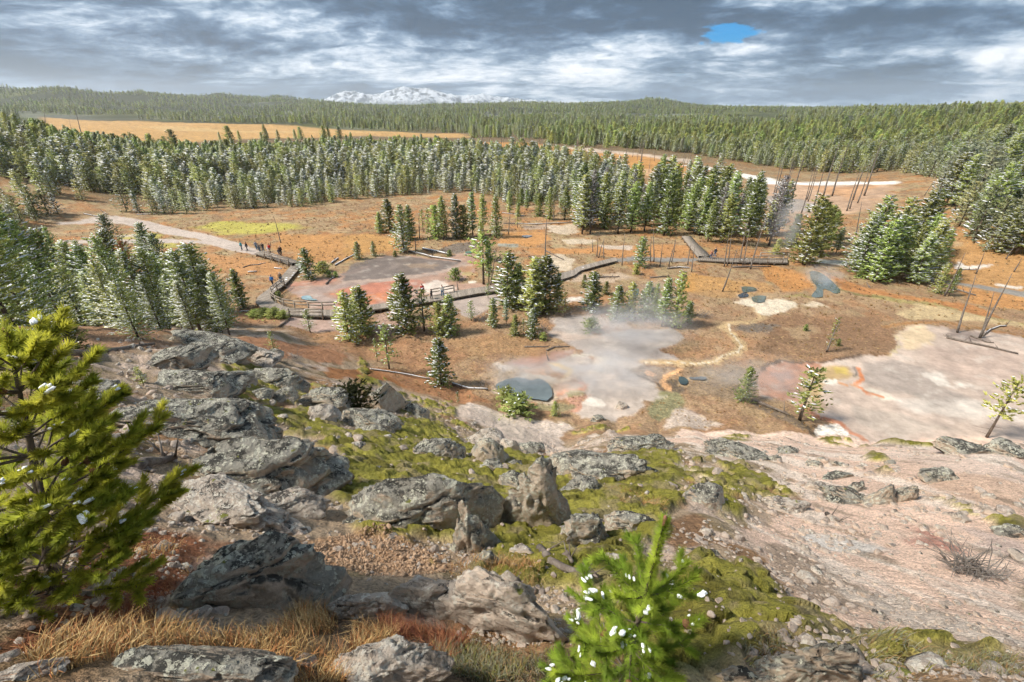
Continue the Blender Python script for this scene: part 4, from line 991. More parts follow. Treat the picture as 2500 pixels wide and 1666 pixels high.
# far, cheap pines
for i in range(2):
    for nm, sn in (('lite', .30), ('rime', 1.5)):
        VAR[nm + str(i)] = build_variant('x', seed=70 + i, h=10, rad=(2.2, 1.9)[i], bare=.05, gap=.65, nb=5, cl=4, size=.58, snow=sn, per=2, dead_low=False)
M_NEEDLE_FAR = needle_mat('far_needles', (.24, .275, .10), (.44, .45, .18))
t_ = NT(M_NEEDLE_FAR.node_tree); hs_ = [n for n in t_.n if n.bl_idname == 'ShaderNodeHueSaturation'][0]; gp = t_.new('ShaderNodeNewGeometry'); old = hs_.inputs['Color'].links[0].from_socket   # noise patches of yellow-green and grey; far left hills darker blue-green
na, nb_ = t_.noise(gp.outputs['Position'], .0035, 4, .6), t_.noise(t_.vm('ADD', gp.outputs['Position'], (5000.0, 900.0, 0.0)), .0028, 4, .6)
cc = t_.mix(t_.m('MULTIPLY', t_.step(na, .52, .62), .75), old, (.50, .54, .16)); cc = t_.mix(t_.m('MULTIPLY', t_.step(nb_, .52, .64), .6), cc, (.46, .50, .48)); sx_ = t_.new('ShaderNodeSeparateXYZ'); t_.l.new(gp.outputs['Position'], sx_.inputs[0]); hill_ = t_.m('MULTIPLY', t_.step(t_.m('ADD', sx_.outputs[1], t_.m('MULTIPLY', na, 500)), 1850, 2050), t_.step(sx_.outputs[0], 500, -300)); cc = t_.mix(t_.m('MULTIPLY', hill_, .8), cc, (.13, .18, .15)); t_.l.new(cc, hs_.inputs['Color'])
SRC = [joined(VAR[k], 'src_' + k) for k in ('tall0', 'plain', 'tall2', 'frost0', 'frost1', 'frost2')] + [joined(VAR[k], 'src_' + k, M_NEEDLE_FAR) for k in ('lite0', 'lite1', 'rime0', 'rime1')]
pts, rt, scl, ids = [], [], [], []
def wood(x, y, hmean, hvar, kinds, seed, zoff=0.0):
    for Q in MEAD:
        ok = poly_sd(np.array(Q), x, y) < -4; x, y = x[ok], y[ok]; hmean = hmean[ok] if np.ndim(hmean) else hmean
    rg = np.random.default_rng(seed); z = H(x, y) + zoff; n = len(x)
    hh = np.clip(hmean + rg.normal(0, 1, n) * hvar * 1.25, np.asarray(hmean) * .4, np.asarray(hmean) * 1.7) / 10.0
    k = rg.choice(kinds, n); wd = hh * rg.uniform(1.2, 1.65, n)
    pts.append(np.stack([x, y, z], -1)); rt.append(np.stack([np.zeros(n), np.zeros(n), rg.uniform(-.6, .6, n)], -1)); scl.append(np.stack([wd, wd, hh], -1)); ids.append(k)
xr, yr, dr = x[nleft:], y[nleft:], d[nleft:]
nearf = dr < 230
hm_ = 4.6 + 2.6 * sst(dr[nearf], 135, 200); wood(xr[nearf], yr[nearf], hm_, 1.3, [0, 2, 3, 1, 2, 1], 1)
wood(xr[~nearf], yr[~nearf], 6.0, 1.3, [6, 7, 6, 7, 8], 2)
F2 = [flat('V', u, v)[:2] for u, v in ((-200, 340), (200, 338), (400, 344), (620, 334), (850, 324), (720, 316), (430, 328), (200, 330), (-200, 318))]
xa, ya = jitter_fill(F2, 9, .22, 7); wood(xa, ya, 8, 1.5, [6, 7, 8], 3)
# band behind the marsh, right-hand woods
F3 = [flat('V', u, v)[:2] for u, v in ((1480, 412), (1330, 368), (1400, 362), (1560, 378), (1700, 398), (1600, 440))]
xa, ya = jitter_fill(F3, 9, .45, 8); wood(xa, ya, 9, 2, [3, 4, 0], 4)
F4 = [wp(u, v, r)[:2] for u, v, r in ((2100, 520, 105), (2250, 545, 95), (2353, 545, 95), (2700, 560, 95), (2900, 400, 300), (2353, 330, 330), (2150, 350, 330), (1900, 352, 330), (1750, 368, 265), (1500, 338, 360), (1480, 328, 390), (1700, 350, 300), (1900, 395, 225), (2050, 432, 160), (2080, 470, 135))]
F4 = [pol(a, r, 0)[:2] for a, r in ((42, 150), (46, 116), (54, 108), (62, 110), (62, 330), (30, 345), (8, 430), (9, 372), (20, 300), (30, 238), (39, 218), (42, 185))]
xa, ya = jitter_fill(F4, 3.6, .95, 9); wood(xa, ya, 6.6 + 3.0 * (1 - sst(np.hypot(xa, ya), 130, 210)), 1.4, [3, 5, 4, 3, 5], 5)
def ring(a0, a1, r0, r1, gap, seed, kinds, hm, mask=None, keep=1.0):
    P = [pol(a, r0, 0)[:2] for a in np.linspace(a0, a1, 24)] + [pol(a, r1, 0)[:2] for a in np.linspace(a1, a0, 24)]
    xa, ya = jitter_fill(P, gap, keep, seed)
    for Q in MEAD:
        ok = poly_sd(np.array(Q), xa, ya) < 2; xa, ya = xa[ok], ya[ok]
    ok = fbm2(xa * .0045 + 3, ya * .0045, 4, 230) > .36; xa, ya = xa[ok], ya[ok]
    wood(xa, ya, hm * .8, hm * .17, kinds, seed)
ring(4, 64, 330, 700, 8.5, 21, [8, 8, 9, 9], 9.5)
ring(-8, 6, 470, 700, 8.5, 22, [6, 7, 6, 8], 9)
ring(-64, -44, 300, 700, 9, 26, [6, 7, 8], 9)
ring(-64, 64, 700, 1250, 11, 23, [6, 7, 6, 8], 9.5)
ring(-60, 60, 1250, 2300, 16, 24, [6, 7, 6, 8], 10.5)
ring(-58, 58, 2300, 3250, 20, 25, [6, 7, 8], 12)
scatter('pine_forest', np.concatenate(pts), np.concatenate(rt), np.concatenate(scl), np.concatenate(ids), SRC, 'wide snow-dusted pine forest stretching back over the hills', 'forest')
print('FOREST', sum(len(p) for p in pts))

# ------------------------------------------------------------------ dead standing trunks
def snag_mesh(seed, h, nb=14, blen=.5, fork=False):
    rg = random.Random(seed); T, B = MB(), MB(); ph = rg.random() * 6
    f = lambda z: np.array([math.sin(z * .5 + ph) - math.sin(ph), math.cos(z * .43 + ph) - math.cos(ph), 0]) * .07 + (0, 0, z)
    zs = np.linspace(0, h, 9); r0 = .012 * h + .025
    T.tube([f(z) for z in zs], [max(r0 * (1 - z / h * .85), .015) for z in zs], 6)
    for i in range(nb):
        z = h * rg.uniform(.18, .97); a = rg.random() * 6.28; L = blen * rg.uniform(.3, 1) * (1.2 - z / h * .7)
        p = f(z); q = p + np.array([math.cos(a) * L, math.sin(a) * L, rg.uniform(-.3, .25) * L]); B.tube([p, q], [.018, .006], 3, cap=False)
    return dict(h=h, trunk=T.mesh('trunk', [M_DEAD]), branch=B.mesh('branches', [M_DEAD]))
SNAG = [snag_mesh(300 + i, 9, (10, 16, 22, 6)[i], (.35, .6, .9, .3)[i]) for i in range(4)]
def snag(base, top, v, label, group=None):
    s = SNAG[v]; b, tp = Vector(base), Vector(top); dvec = tp - b; h = dvec.length
    o = thing('dead_tree', b - Vector((0, 0, .1)), label, 'dead tree', group); k = h / s['h']; o.scale = (max(k * 1.25, .8), max(k * 1.25, .8), k)
    o.rotation_mode = 'QUATERNION'; o.rotation_quaternion = dvec.to_track_quat('Z', 'Y')
    obj('trunk', s['trunk'], o); obj('branch_stubs', s['branch'], o, kind='stuff'); return o
SN = '''A 1920 990 1862 790 0|slim grey dead trunk standing alone on the meadow above the boardwalk
A 555 240 505 55 2|leaning bare snag with snowy twigs above the left forest
A 312 215 304 60 1|tall straight bare snag above the left forest
A 492 230 474 140 1|short bare snag between two taller ones above the left forest
B 516 790 516 590 0|dead pole left of the meadow clump
B 490 875 490 740 0|dark dead pole beside the twin-topped pine
B 646 795 650 580 0|thin dead pole in front of the meadow clump
B 745 650 745 465 0|dead pole rising behind the meadow clump
B 1122 760 1142 560 1|black dead trunk right of the meadow clump
B 1376 930 1380 620 1|tall dead pole on the orange sedge with a fallen trunk at its foot
B 1432 672 1432 480 0|dead pole at the end of the thin pine row
B 1728 915 1731 770 0|straight dead pole on the orange sedge left of the gravel path
B 1700 885 1704 790 3|short dead pole left of the straight one on the orange sedge
B 1738 925 1782 790 0|tilted dead pole crossing the straight ones on the orange sedge
B 1776 930 1780 785 3|thin dead pole right of the tilted one
B 1900 975 1916 750 1|dark dead trunk at the left end of the grey gravel path
L 790 385 791 130 1|dead trunk behind the lone pine on the gravel path, first of five
L 822 385 824 60 2|tall twiggy dead trunk behind the lone pine on the gravel path
L 875 422 912 190 1|dead trunk leaning from the gravel path edge
L 958 420 1022 150 2|leaning dead trunk with twigs beside the gravel path
L 985 385 1022 160 1|dead trunk just behind the leaning twiggy one
L 1136 408 1158 200 1|dead trunk left of the boardwalk spur corner
L 1170 478 1196 220 1|dead trunk nearest the boardwalk spur corner
L 1455 652 1608 250 1|long dark leaning dead trunk on the orange sedge
L 1470 430 1530 80 2|grey twiggy dead trunk in front of the two visitors
L 1500 420 1560 60 2|grey twiggy dead trunk right of the two visitors
L 1610 400 1690 20 2|bushy grey dead trunk left of the bridge
L 1645 410 1720 60 2|second bushy grey dead trunk left of the bridge
L 1715 445 1840 -20 2|tall leaning dead trunk in front of the bridge
M 1555 1165 1755 500 1|tall slanting dead trunk on the pale mud island, left one
M 1808 1225 2160 480 1|tallest slanting dead trunk on the pale mud island
M 1840 1180 1958 700 1|thin dead trunk behind the tallest on the mud island
M 1410 752 1640 250 0|slanting dead trunk right of the shaggy pines
M 1765 502 1862 235 0|slanting black dead trunk on the right orange meadow
M 2100 338 2232 165 0|leaning dead pole far out on the right orange meadow
M 2188 482 2282 300 0|dead pole above the tallest trunk of the mud island
M 578 655 545 575 3|short black stump on the sedge bank below the grove
M 82 1385 242 1035 0|bare slanting pole beside the thin pine on the brown sedge
Q 600 620 655 250 1|dead trunk standing in the pink flat left of the grove
Q 1310 205 1450 10 0|dead pole sticking out above the right-hand grove
J 650 270 635 178 3|short dark stump behind the red jacket
B 1000 1110 1050 850 0|slanting bare trunk right of the umbrella-topped pine
B 780 1145 775 1060 3|short white-barked stub below the pine bush on the red mud
E 1400 335 1390 270 3|black forked stump in the steaming basin'''
for ln in SN.split('\n'):
    a, lab = ln.split('|'); k, u, vb, ut, vt, v = a.split()
    b = hit(k, float(u), float(vb)); b[2] = H1(b[0], b[1]); snag(b, over(b, k, float(ut), float(vt)), int(v), lab)
P = [flat('C', u, v)[:2] for u, v in ((560, 470), (1280, 520), (1280, 600), (1000, 650), (700, 600), (560, 560))]
x, y = jitter_fill(P, 6.0, .85, 31)
for xx, yy in zip(x, y):
    b = (xx, yy, H1(xx, yy)); hh = random.uniform(9, 15); snag(b, (xx + random.uniform(-.4, .4), yy, b[2] + hh), random.choice((0, 1, 1)), 'grey dead trunk among many on the pink flat behind the bridge', 'dead trunks on the pink flat')
P = MEAD[1]; x, y = jitter_fill(P, 13, .75, 32)
for xx, yy in list(zip(x, y))[:90]:
    if yy > 420: continue
    b = (xx, yy, H1(xx, yy)); snag(b, (xx + random.uniform(-.6, .6), yy, b[2] + random.uniform(6, 12)), random.choice((0, 1, 3)), 'thin dead trunk standing in the distant orange marsh', 'dead trunks in the distant marsh')

# ------------------------------------------------------------------ fallen logs
def log(pts_px, r, label, snowy=0.0, group=None, twig=3, taper=.5, mat=M_LOG, lift=0.0):
    P = []
    for k, u, v in pts_px:
        b = hit(k, u, v); b[2] = H1(b[0], b[1]) + r * .75 + lift; P.append(b)
    Q = [P[0]]
    for a, b in zip(P[:-1], P[1:]):
        for s in (.34, .67, 1.0): Q.append(a + (b - a) * s + np.array([0, 0, random.uniform(-.2, .2) * r]))
    o0 = Q[len(Q) // 2].copy(); Q = [q - o0 for q in Q]; n = len(Q)
    T, B, Sn = MB(), MB(), MB(); T.tube(Q, [r * (1 - taper * i / (n - 1)) for i in range(n)], 8)
    o = thing('fallen_log', o0, label, 'log', group); obj('trunk', T.mesh('trunk', [mat]), o)
    L = np.linalg.norm(Q[-1] - Q[0])
    for i in range(twig):
        p = Q[random.randrange(1, n)]; a = random.random() * 6.28; l = r * random.uniform(3, 8)
        Bm = MB(); Bm.tube([p, p + np.array([math.cos(a) * l * .6, math.sin(a) * l * .6, abs(l) * random.uniform(.3, .9)])], [r * .28, r * .08], 4); obj('branch', Bm.mesh('branch', [mat]), o)
    if snowy:
        Sn.tube([q + (0, 0, r * .62) for q in Q], [r * .62 * snowy * (1 - taper * i / (n - 1)) + .004 for i in range(n)], 7); obj('snow', Sn.mesh('snow', [M_SNOW]), o, kind='stuff')
    return o
LG = '''.20 0.0|M 1385,640 1560,690 1760,752|dark fallen trunk lying below the grey path at the right
.16 0.0|M 1430,1225 1620,1270 1900,1330 2235,1412|long dark fallen trunk stretched over the pale mud flat
.13 .5|M 1835,1205 1920,1140 2020,1105 2100,1100|pale arching fallen branch on the mud island
.10 0.0|M 1700,1205 1880,1275 1960,1285|short black fallen branch at the foot of the mud island trunks
.22 .6|K 540,252 780,310 1105,357|long pale fallen trunk along the top of the grey mud flat
.22 .9|K 690,230 850,255 1000,292|snow-topped fallen trunk above the grey mud flat
.16 .8|J 1690,585 1850,500 2025,400|snow-topped log slanting up the meadow to the little pine
.18 .8|J 1632,555 1740,475|short snowy log on the meadow above the mud flat
.12 .3|J 1545,890 1620,800 1700,760|crooked dark branch lying at the rim of the red mud
.16 .7|D 60,195 250,175 420,112|long snow-topped log beside the left stand
.14 .8|D 420,112 560,95 690,85|snowy log end reaching toward the small green pine
.13 0.0|D 400,330 700,290 1060,238|dark fallen trunk on the ledge above the big boulders
.11 0.0|D 930,1050 1080,1035 1205,1030|split weathered log wedged behind the largest boulder
.06 0.0|D 860,1030 1000,1060 1050,1085|thin weathered stick beside the split log
.06 0.0|H 1335,700 1420,800 1540,880 1650,935|dark rotting log in the moss below the tall pointed rock
.05 0.0|H 1500,770 1560,790|short dark stick in the moss
.04 0.0|H 1615,880 1730,910|short red-brown stick in the moss
.16 .5|L 945,442 1060,435 1150,442|fallen trunk lying on the orange sedge below the gravel path
.18 0.0|L 1550,437 1700,428 1905,425|fallen trunk lying in front of the bridge
.14 0.0|L 290,528 500,525|dark fallen trunk on the bare soil left of the small pines
.14 0.0|L 785,530 960,520|dark fallen trunk on the orange sedge behind the spring-side row
.10 0.0|N 365,402 620,402|thin dark fallen branch on the brown mound by the steam
.12 0.0|N 610,440 700,405 860,400|black dead branch at the rim of the steaming basin
.14 .7|E 740,500 850,535 985,545|snow-lined fallen branch behind the blue pool
.10 .6|E 180,400 400,430 590,470|thin snow-lined branch on the rusty slope
.14 0.0|F 500,612 640,670 745,712|mossy fallen trunk at the rim of the red mud
.14 .6|A 575,795 670,812|pale log at the left forest edge by the gravel path
.14 .6|A 935,800 1065,795|pale log at the forest edge in the middle of the path bend
.12 .3|A 690,770 740,800|tilted dead branch at the left forest edge
.12 .8|B 0,945 80,905|snowy log ending at the little pine on the meadow
.14 .5|B 1090,690 1300,695 1580,685|long fallen trunk in front of the thin pine row
.12 .6|B 1080,618 1240,640|snowy log behind the sapling of the thin pine row
.13 .9|J 300,695 440,685|short snow-covered log on the meadow left of the boardwalk
.12 .9|J 720,630 840,635|short snow-covered log nearer the boardwalk ramp
.10 .3|J 220,620 330,590 460,575 580,545|thin curved dark branch on the meadow left of the boardwalk
.10 .6|J 180,1310 360,1320|snowy stick on the ground outside the boardwalk curve
.13 0.0|J 800,1560 880,1500 980,1420|dark fallen trunk slanting below the boardwalk curve
.13 0.0|B 1380,880 1500,940|fallen trunk on the white flat at the foot of the tall dead pole
.10 .5|Q 1500,1145 1640,1180|thin snow-lined trunk below the grey path at the right
.12 .6|Q 1620,970 1860,990|snow-lined trunk on the right orange meadow
.06 0.0|I 1000,430 1080,480|black stick lying on the pink scree'''
for ln in LG.split('\n'):
    a, s, lab = ln.split('|'); r, sn = map(float, a.split()); tk = s.split()
    log([(tk[0], *map(float, q.split(','))) for q in tk[1:]], r, lab, sn)
# ------------------------------------------------------------------ boulders
def rock_mat(name, base, dark, pale, cream, k_dark, k_pale):
    m, t, b = new_mat(name); tc = t.new('ShaderNodeTexCoord'); g = t.new('ShaderNodeNewGeometry'); v = g.outputs['Position']
    sp = t.new('ShaderNodeSeparateXYZ'); t.l.new(g.outputs['Normal'], sp.inputs[0]); up = sp.outputs[2]
    big, mid, fin = t.noise(v, .9, 4, .6), t.noise(v, 3.6, 6, .70, .3), t.noise(v, 15, 6, .75)
    c = t.mix(t.step(mid, .40, .62), base, tuple(x * .62 for x in base))
    # bare cream rock where the face looks down or was freshly broken
    fresh = t.m('MULTIPLY', t.step(t.m('SUBTRACT', t.m('ADD', big, t.m('MULTIPLY', mid, .4)), t.m('MULTIPLY', up, .42)), .40, .58), 1.0)
    c = t.mix(t.m('MULTIPLY', fresh, .9), c, cream)
    c = t.mix(t.m('MULTIPLY', t.step(t.noise(v, 9, 5, .7), .55, .63), .6), c, tuple(x * .8 for x in pale))
    # black crust lichen
    dk = t.m('ADD', t.m('ADD', t.m('MULTIPLY', mid, .55), t.m('MULTIPLY', fin, .45)), t.m('MULTIPLY', up, .05))
    dk = t.m('MULTIPLY', t.step(t.m('ADD', dk, t.m('MULTIPLY', t.m('SUBTRACT', big, .5), .22)), k_dark, k_dark + .05), t.lin(fresh, 0, 1, 1, .25))
    c = t.mix(t.m('MULTIPLY', dk, .93), c, dark)
    # pale and yellowish rosettes
    pl = t.step(t.m('ADD', t.m('MULTIPLY', t.noise(v, 15, 5, .7), .7), t.m('MULTIPLY', t.noise(v, 3, 2), .3)), k_pale, k_pale + .03)
    c = t.mix(t.m('MULTIPLY', pl, .85), c, pale)
    yl = t.step(t.m('ADD', t.m('MULTIPLY', t.noise(v, 24, 4, .7), .55), t.m('MULTIPLY', t.noise(v, 1.7, 3), .45)), .625, .655)
    c = t.mix(t.m('MULTIPLY', yl, .6), c, (.42, .40, .20))
    ms = t.m('MULTIPLY', t.step(t.m('ADD', t.noise(v, 5.2, 4, .65), t.m('MULTIPLY', up, .12)), .76, .79), t.step(up, .25, .5)); c = t.mix(t.m('MULTIPLY', ms, .95), c, (.15, .16, .03))
    t.l.new(c, b.inputs['Base Color']); b.inputs['Roughness'].default_value = .95
    h = t.m('ADD', t.m('MULTIPLY', fin, .6), t.m('ADD', t.m('MULTIPLY', mid, 1.2), t.m('MULTIPLY', t.vor(v, 13), .35)))
    t.l.new(t.bump(h, 1.0, .07), b.inputs['Normal']); return m
M_ROCK = rock_mat('lichen_rock', (.25, .235, .20), (.040, .038, .034), (.50, .49, .40), (.48, .38, .29), .512, .535)
M_ROCK_PALE = rock_mat('pale_tuff', (.40, .34, .285), (.035, .032, .03), (.56, .52, .45), (.60, .49, .40), .55, .53)
M_STONE = rock_mat('small_stone', (.44, .36, .30), (.14, .12, .11), (.58, .51, .45), (.58, .44, .34), .60, .58)
ICO = {}
def ico(n):
    if n not in ICO:
        bm = bmesh.new(); bmesh.ops.create_icosphere(bm, subdivisions=n, radius=1); bm.verts.ensure_lookup_table()
        ICO[n] = (np.array([v.co[:] for v in bm.verts]), np.array([[v.index for v in f.verts] for f in bm.faces])); bm.free()
    return ICO[n]
def rock_mesh(name, seed, sub, box=.65, chops=12, point=0.0, rough=1.0, mat=None, flat=0.0):
    V, Fc = ico(sub); rg = np.random.default_rng(seed); P = np.sign(V) * np.abs(V) ** box; P = P / np.max(np.abs(P))
    for i in range(chops):
        n = rg.normal(size=3); n /= np.linalg.norm(n); n[2] = abs(n[2]) * .9; dd = rg.uniform(.45, .88)
        e = P @ n - dd; P = P - np.outer(np.maximum(e, 0) * .92, n)
    lo_ = np.clip(-P[:, 2], 0, 1); P[:, 0] *= 1 + .22 * lo_; P[:, 1] *= 1 + .22 * lo_
    if flat: P[:, 2] = np.where(P[:, 2] > flat, flat + (P[:, 2] - flat) * .25, P[:, 2])
    if point:
        s = 1 - point * np.clip((P[:, 2] + .6) / 1.6, 0, 1) ** 1.1; P[:, 0] *= s; P[:, 1] *= s; P[:, 2] *= 1 + .25 * point
    o = rg.uniform(0, 50, 3); nrm = V
    P = P + nrm * ((fbm3(P * 1.3 + o, 3, seed) - .5) * .42 * rough + (fbm3(P * 4.1 + o, 3, seed + 3) - .5) * .20 * rough)[:, None]
    rdg = np.abs(fbm3(P * 2.4 + o, 3, seed + 7) - .5); P = P - nrm * (np.maximum(0, .07 - rdg) * 2.4 * rough)[:, None]
    if sub >= 4: P = P + nrm * ((fbm3(P * 11 + o, 2, seed + 9) - .5) * .10 * rough)[:, None]
    me = mesh_np(name, P, Fc, None, mat or M_ROCK); return me
def rock(k, u, v, w_, h_, label, kind='', seed=0, dp=.8, rot=None, sink=.30):
    """w_, h_ in frame pixels: seen width and height; u, v: centre"""
    s = FR[k][2]; b = hit(k, u, v + h_ * .27); d_ = depth(b); wm, hm = w_ / s * d_ / FPX, h_ / s * d_ / FPX
    rd = ray(*px(k, u, v)); c = np.array([0, 0, CAM_Z]) + rd * (d_ / (rd[1] * CT - rd[2] * ST)); ph = math.asin(-rd[2])
    big = wm * FPX / d_ > 95; pale = 'p' in kind; tall = 't' in kind
    hz = hm * (.50 if tall else .36) / max(math.cos(ph), .5); dy = min(wm * .46, hm * (.26 if tall else .34) / max(math.sin(ph), .35)); dy = max(dy, wm * .20)
    me = rock_mesh('boulder', 900 + seed * 13 + int(u), 5 if big else 4, box=.55 if 'b' in kind else .72, chops=14 if big else 9, point=.62 if tall else 0.0, mat=M_ROCK_PALE if pale else M_ROCK, flat=.35 if 'f' in kind else 0.0)
    o = obj('boulder', me); o.location = (c[0], c[1] + dy * .1, c[2] - hz * .18)
    o.scale = (wm * (.74 if tall else .64), dy * 1.2, hz * (1.35 if tall else 1.2)); o.rotation_euler = (random.uniform(.0, .25), random.uniform(-.10, .10), rot if rot is not None else random.uniform(-.35, .35))
    return tag(o, label, 'boulder')
RK = '''D 1400 220 440 160 bf|grey flat-topped boulder under the pines at the top of the rocky slope
D 1720 300 300 140 p|pale rounded boulder right of the flat-topped boulder
D 1850 300 110 90|dark knob of rock on the pale rounded boulder
D 1150 335 380 190 b|dark lichen boulder below the fallen trunk on the ledge
D 1330 490 500 210 b|broad grey boulder with an overhang in the upper slope
D 1530 520 130 110|small round rock at the dark hollow of the overhanging boulder
D 1880 465 370 190|grey boulder with a slanting face right of the dark hollow
D 1690 470 80 120 p|little pink pillar rock beside the dark hollow
D 620 530 310 170|grey dome-shaped rock beside the snowy pine tip
D 910 430 90 110 p|small whitish rock on the moss above the grey slab
D 1230 760 1020 380 b|huge dark lichen slab in the middle of the left slope
D 1720 1070 1100 520 b|largest grey boulder, long and rounded, below the dark slab
D 1520 1370 1150 330 p|pale crumbling ledge under the largest boulder
D 1920 1330 420 230 p|pale knobbly end of the crumbling ledge
D 2170 610 320 170|rough grey rock left of the dark juniper
D 1650 670 170 160 p|pink slab leaning beside the moss
D 1920 580 160 130|small grey rock on the moss beside the pink slab
D 2180 710 200 120 p|pink broken rock below the dark juniper
D 1760 560 140 90|small angular rock in the moss of the upper slope
E 235 600 210 220 b|upright grey block right of the dark juniper
E 150 745 360 170|rounded grey boulder below the dark juniper
E 495 690 140 110|squat grey rock in the gully moss
E 380 640 110 90|small dark rock beside the upright block
E 610 940 320 220|light grey domed boulder in the moss
E 985 980 230 250 t|dark wedge-shaped boulder at the head of the white gully
E 960 870 200 160 p|broken pink rock above the wedge-shaped boulder
E 1135 940 130 130 p|cream broken rock right of the wedge-shaped boulder
E 1265 945 170 110|grey flat rock overlooking the white gully
E 985 1065 170 120|grey rock touching the foot of the wedge-shaped boulder
E 1165 1045 120 80|low dark rock in the moss below the gully
E 825 1165 120 80|small grey rock in the moss left of the tall pointed rock
E 475 1070 90 60|small dark rock on the moss carpet
E 160 1090 170 80|flat dark rock at the left edge of the moss carpet
E 80 930 110 90 p|weathered pale rock at the left edge of the moss
E 2030 915 340 160|long grey boulder with a dark notch near the slope edge
E 1890 650 80 60 p|pale ledge stone at the rim above the steam
H 1810 120 600 310 b|large arched boulder with an orange underside
H 1640 230 280 190|round grey boulder under the arched boulder
H 1260 390 480 570 t|tall pointed boulder standing in the middle of the moss
H 1110 190 180 190 b|dark square rock behind the left shoulder of the pointed boulder
H 1655 545 350 380|rounded lichen boulder right of the tall pointed one
H 1970 485 270 250|grey rounded rock left of the pine tip
H 430 400 900 520 b|big lichen-crusted boulder with a cream broken face
H 880 570 330 420 t|dark steep rock shoulder right of the big lichen-crusted boulder
H 985 765 180 210 t|tan upright stone below the dark rock shoulder
H 560 1000 560 330 pb|pale knobbly conglomerate block in front of the gravel pocket
H 130 1040 420 240 p|low pale rock at the left of the conglomerate block
H 1110 1090 1020 520 pt|wide pale boulder with a dark crest at the bottom centre
H 1220 685 180 140 p|spotted pale stone at the foot of the pointed boulder
H 1380 660 150 90 p|pink slab at the foot of the pointed boulder
H 1465 735 140 100 p|spotted round stone beside the rotting log
H 1620 690 130 80 p|grey slab at the foot of the rounded lichen boulder
H 1840 745 160 130 p|pale stone left of the pine in the moss
H 1530 700 70 60 p|small pink stone beside the rotting log
H 1590 750 90 60 p|small cream stone above the short dark stick
G 1680 900 950 560 b|sloping grey boulder with green moss patches at the lower left
G 1330 1500 980 280 b|low grey ledge rising from the grass at the bottom
G 2080 1420 110 100 p|small pale stone in the grass at the bottom
G 150 1500 400 150 p|pale rock slab in the bottom corner under the left pine
G 1155 770 100 60 p|flat round pebble on the rusty needles
H 260 1490 720 260 p|jagged pale rock at the bottom edge
I 1010 1440 600 480 t|black-and-white pointed rock at the bottom right
I 200 700 220 120|small pale rock capped with twigs in the moss
I 30 1010 120 200 t|dark upright rock behind the bottom pine
I 350 1530 260 150|dark low rock at the bottom between pine and pointed rock
F 150 1265 240 180|lone lichen rock with a pale foot on the moss slope
F 715 1320 280 150 p|spotted pale rock at the upper edge of the scree
F 1210 1205 110 80|small grey block on the pink scree above the long outcrop
F 1190 1275 320 90|long low grey outcrop across the pink scree
F 1410 1265 210 170 t|pointed grey rock at the right end of the long outcrop
F 1575 1255 190 120 t|small triangular rock right of the long outcrop
F 1800 1125 190 110|lone grey rock on the white slope at the right
F 922 1040 80 60|small dark cube of rock on the pale scree
F 655 1005 60 45|little round grey rock on the pale scree
F 985 1015 60 40|little dark rock right of the small cube
F 1085 1045 80 45|little flat grey rock in the pale scree
F 1450 1040 60 45|little dark rock near the moss strip
F 1090 1120 170 60|low broken grey rock in the pale scree
F 440 970 380 120 f|flat grey outcrop along the upper moss edge
F 750 960 110 60|small dark outcrop at the upper rim
F 1960 945 260 120|grey lichen outcrop at the slope edge beneath the crooked pine
F 2260 950 240 110|low grey outcrop at the far right of the slope edge
F 945 1200 110 60 p|white rounded stone on the pale scree
F 2270 1500 160 120|grey rounded rock half out of the moss at the right edge
F 1930 1420 90 60 p|cream stone on the moss band at the right
N 1180 1185 150 90|round grey rock at the foot of the steaming basin'''
for i, ln in enumerate(RK.split('\n')):
    a, lab = ln.split('|'); q = a.split(); rock(q[0], float(q[1]), float(q[2]), float(q[3]), float(q[4]), lab, q[5] if len(q) > 5 else '', i)

# loose stones on the slope
STN = [bpy.data.objects.new('stone_%d' % i, rock_mesh('stone', 60 + i, 2, chops=7, mat=(M_STONE, M_ROCK_PALE, M_STONE)[i % 3])) for i in range(6)]
rg = np.random.default_rng(77)
n = 24000; a = rg.uniform(R(-66), R(66), n); r = 2.2 * (26 / 2.2) ** rg.random(n); xs, ys = np.sin(a) * r, np.cos(a) * r
zb = Hbase(xs, ys); mmk = moss_mask(xs, ys); dn = fbm2(xs * .8, ys * .8, 3, 210)
ok = (zb > 1.0) & (rg.random(n) < np.where(xs > 2.5, .6, .85) * (1 - mmk * .9) * sst(dn, .30, .62)); xs, ys = xs[ok], ys[ok]
sz = np.exp(rg.normal(-3.55, .62, len(xs))) * np.clip(np.hypot(xs, ys) / 9, .45, 1.6); sz = np.clip(sz, .008, .16)
scatter('scree_stones', np.stack([xs, ys, H(xs, ys) + sz * .25], -1), rg.uniform(-.5, .5, (len(xs), 3)) * [1, 1, 6], np.stack([sz * rg.uniform(.8, 1.5, len(xs)), sz, sz * rg.uniform(.45, .9, len(xs))], -1), rg.integers(0, 6, len(xs)), STN, 'loose pale stones and gravel strewn over the slope', 'stones')
M_PEB = bark_mat('ochre_gravel', (.36, .21, .12), (.62, .46, .32))
P_ = [q[:2] for q in fpoly('G 1900,680 2352,560 H 300,560 640,700 700,820 300,850 0,820 G 2100,780', 0, hit)]
xs, ys = jitter_fill(P_, .028, .75, 12); sz = np.clip(np.exp(rg.normal(-4.5, .5, len(xs))), .005, .035)
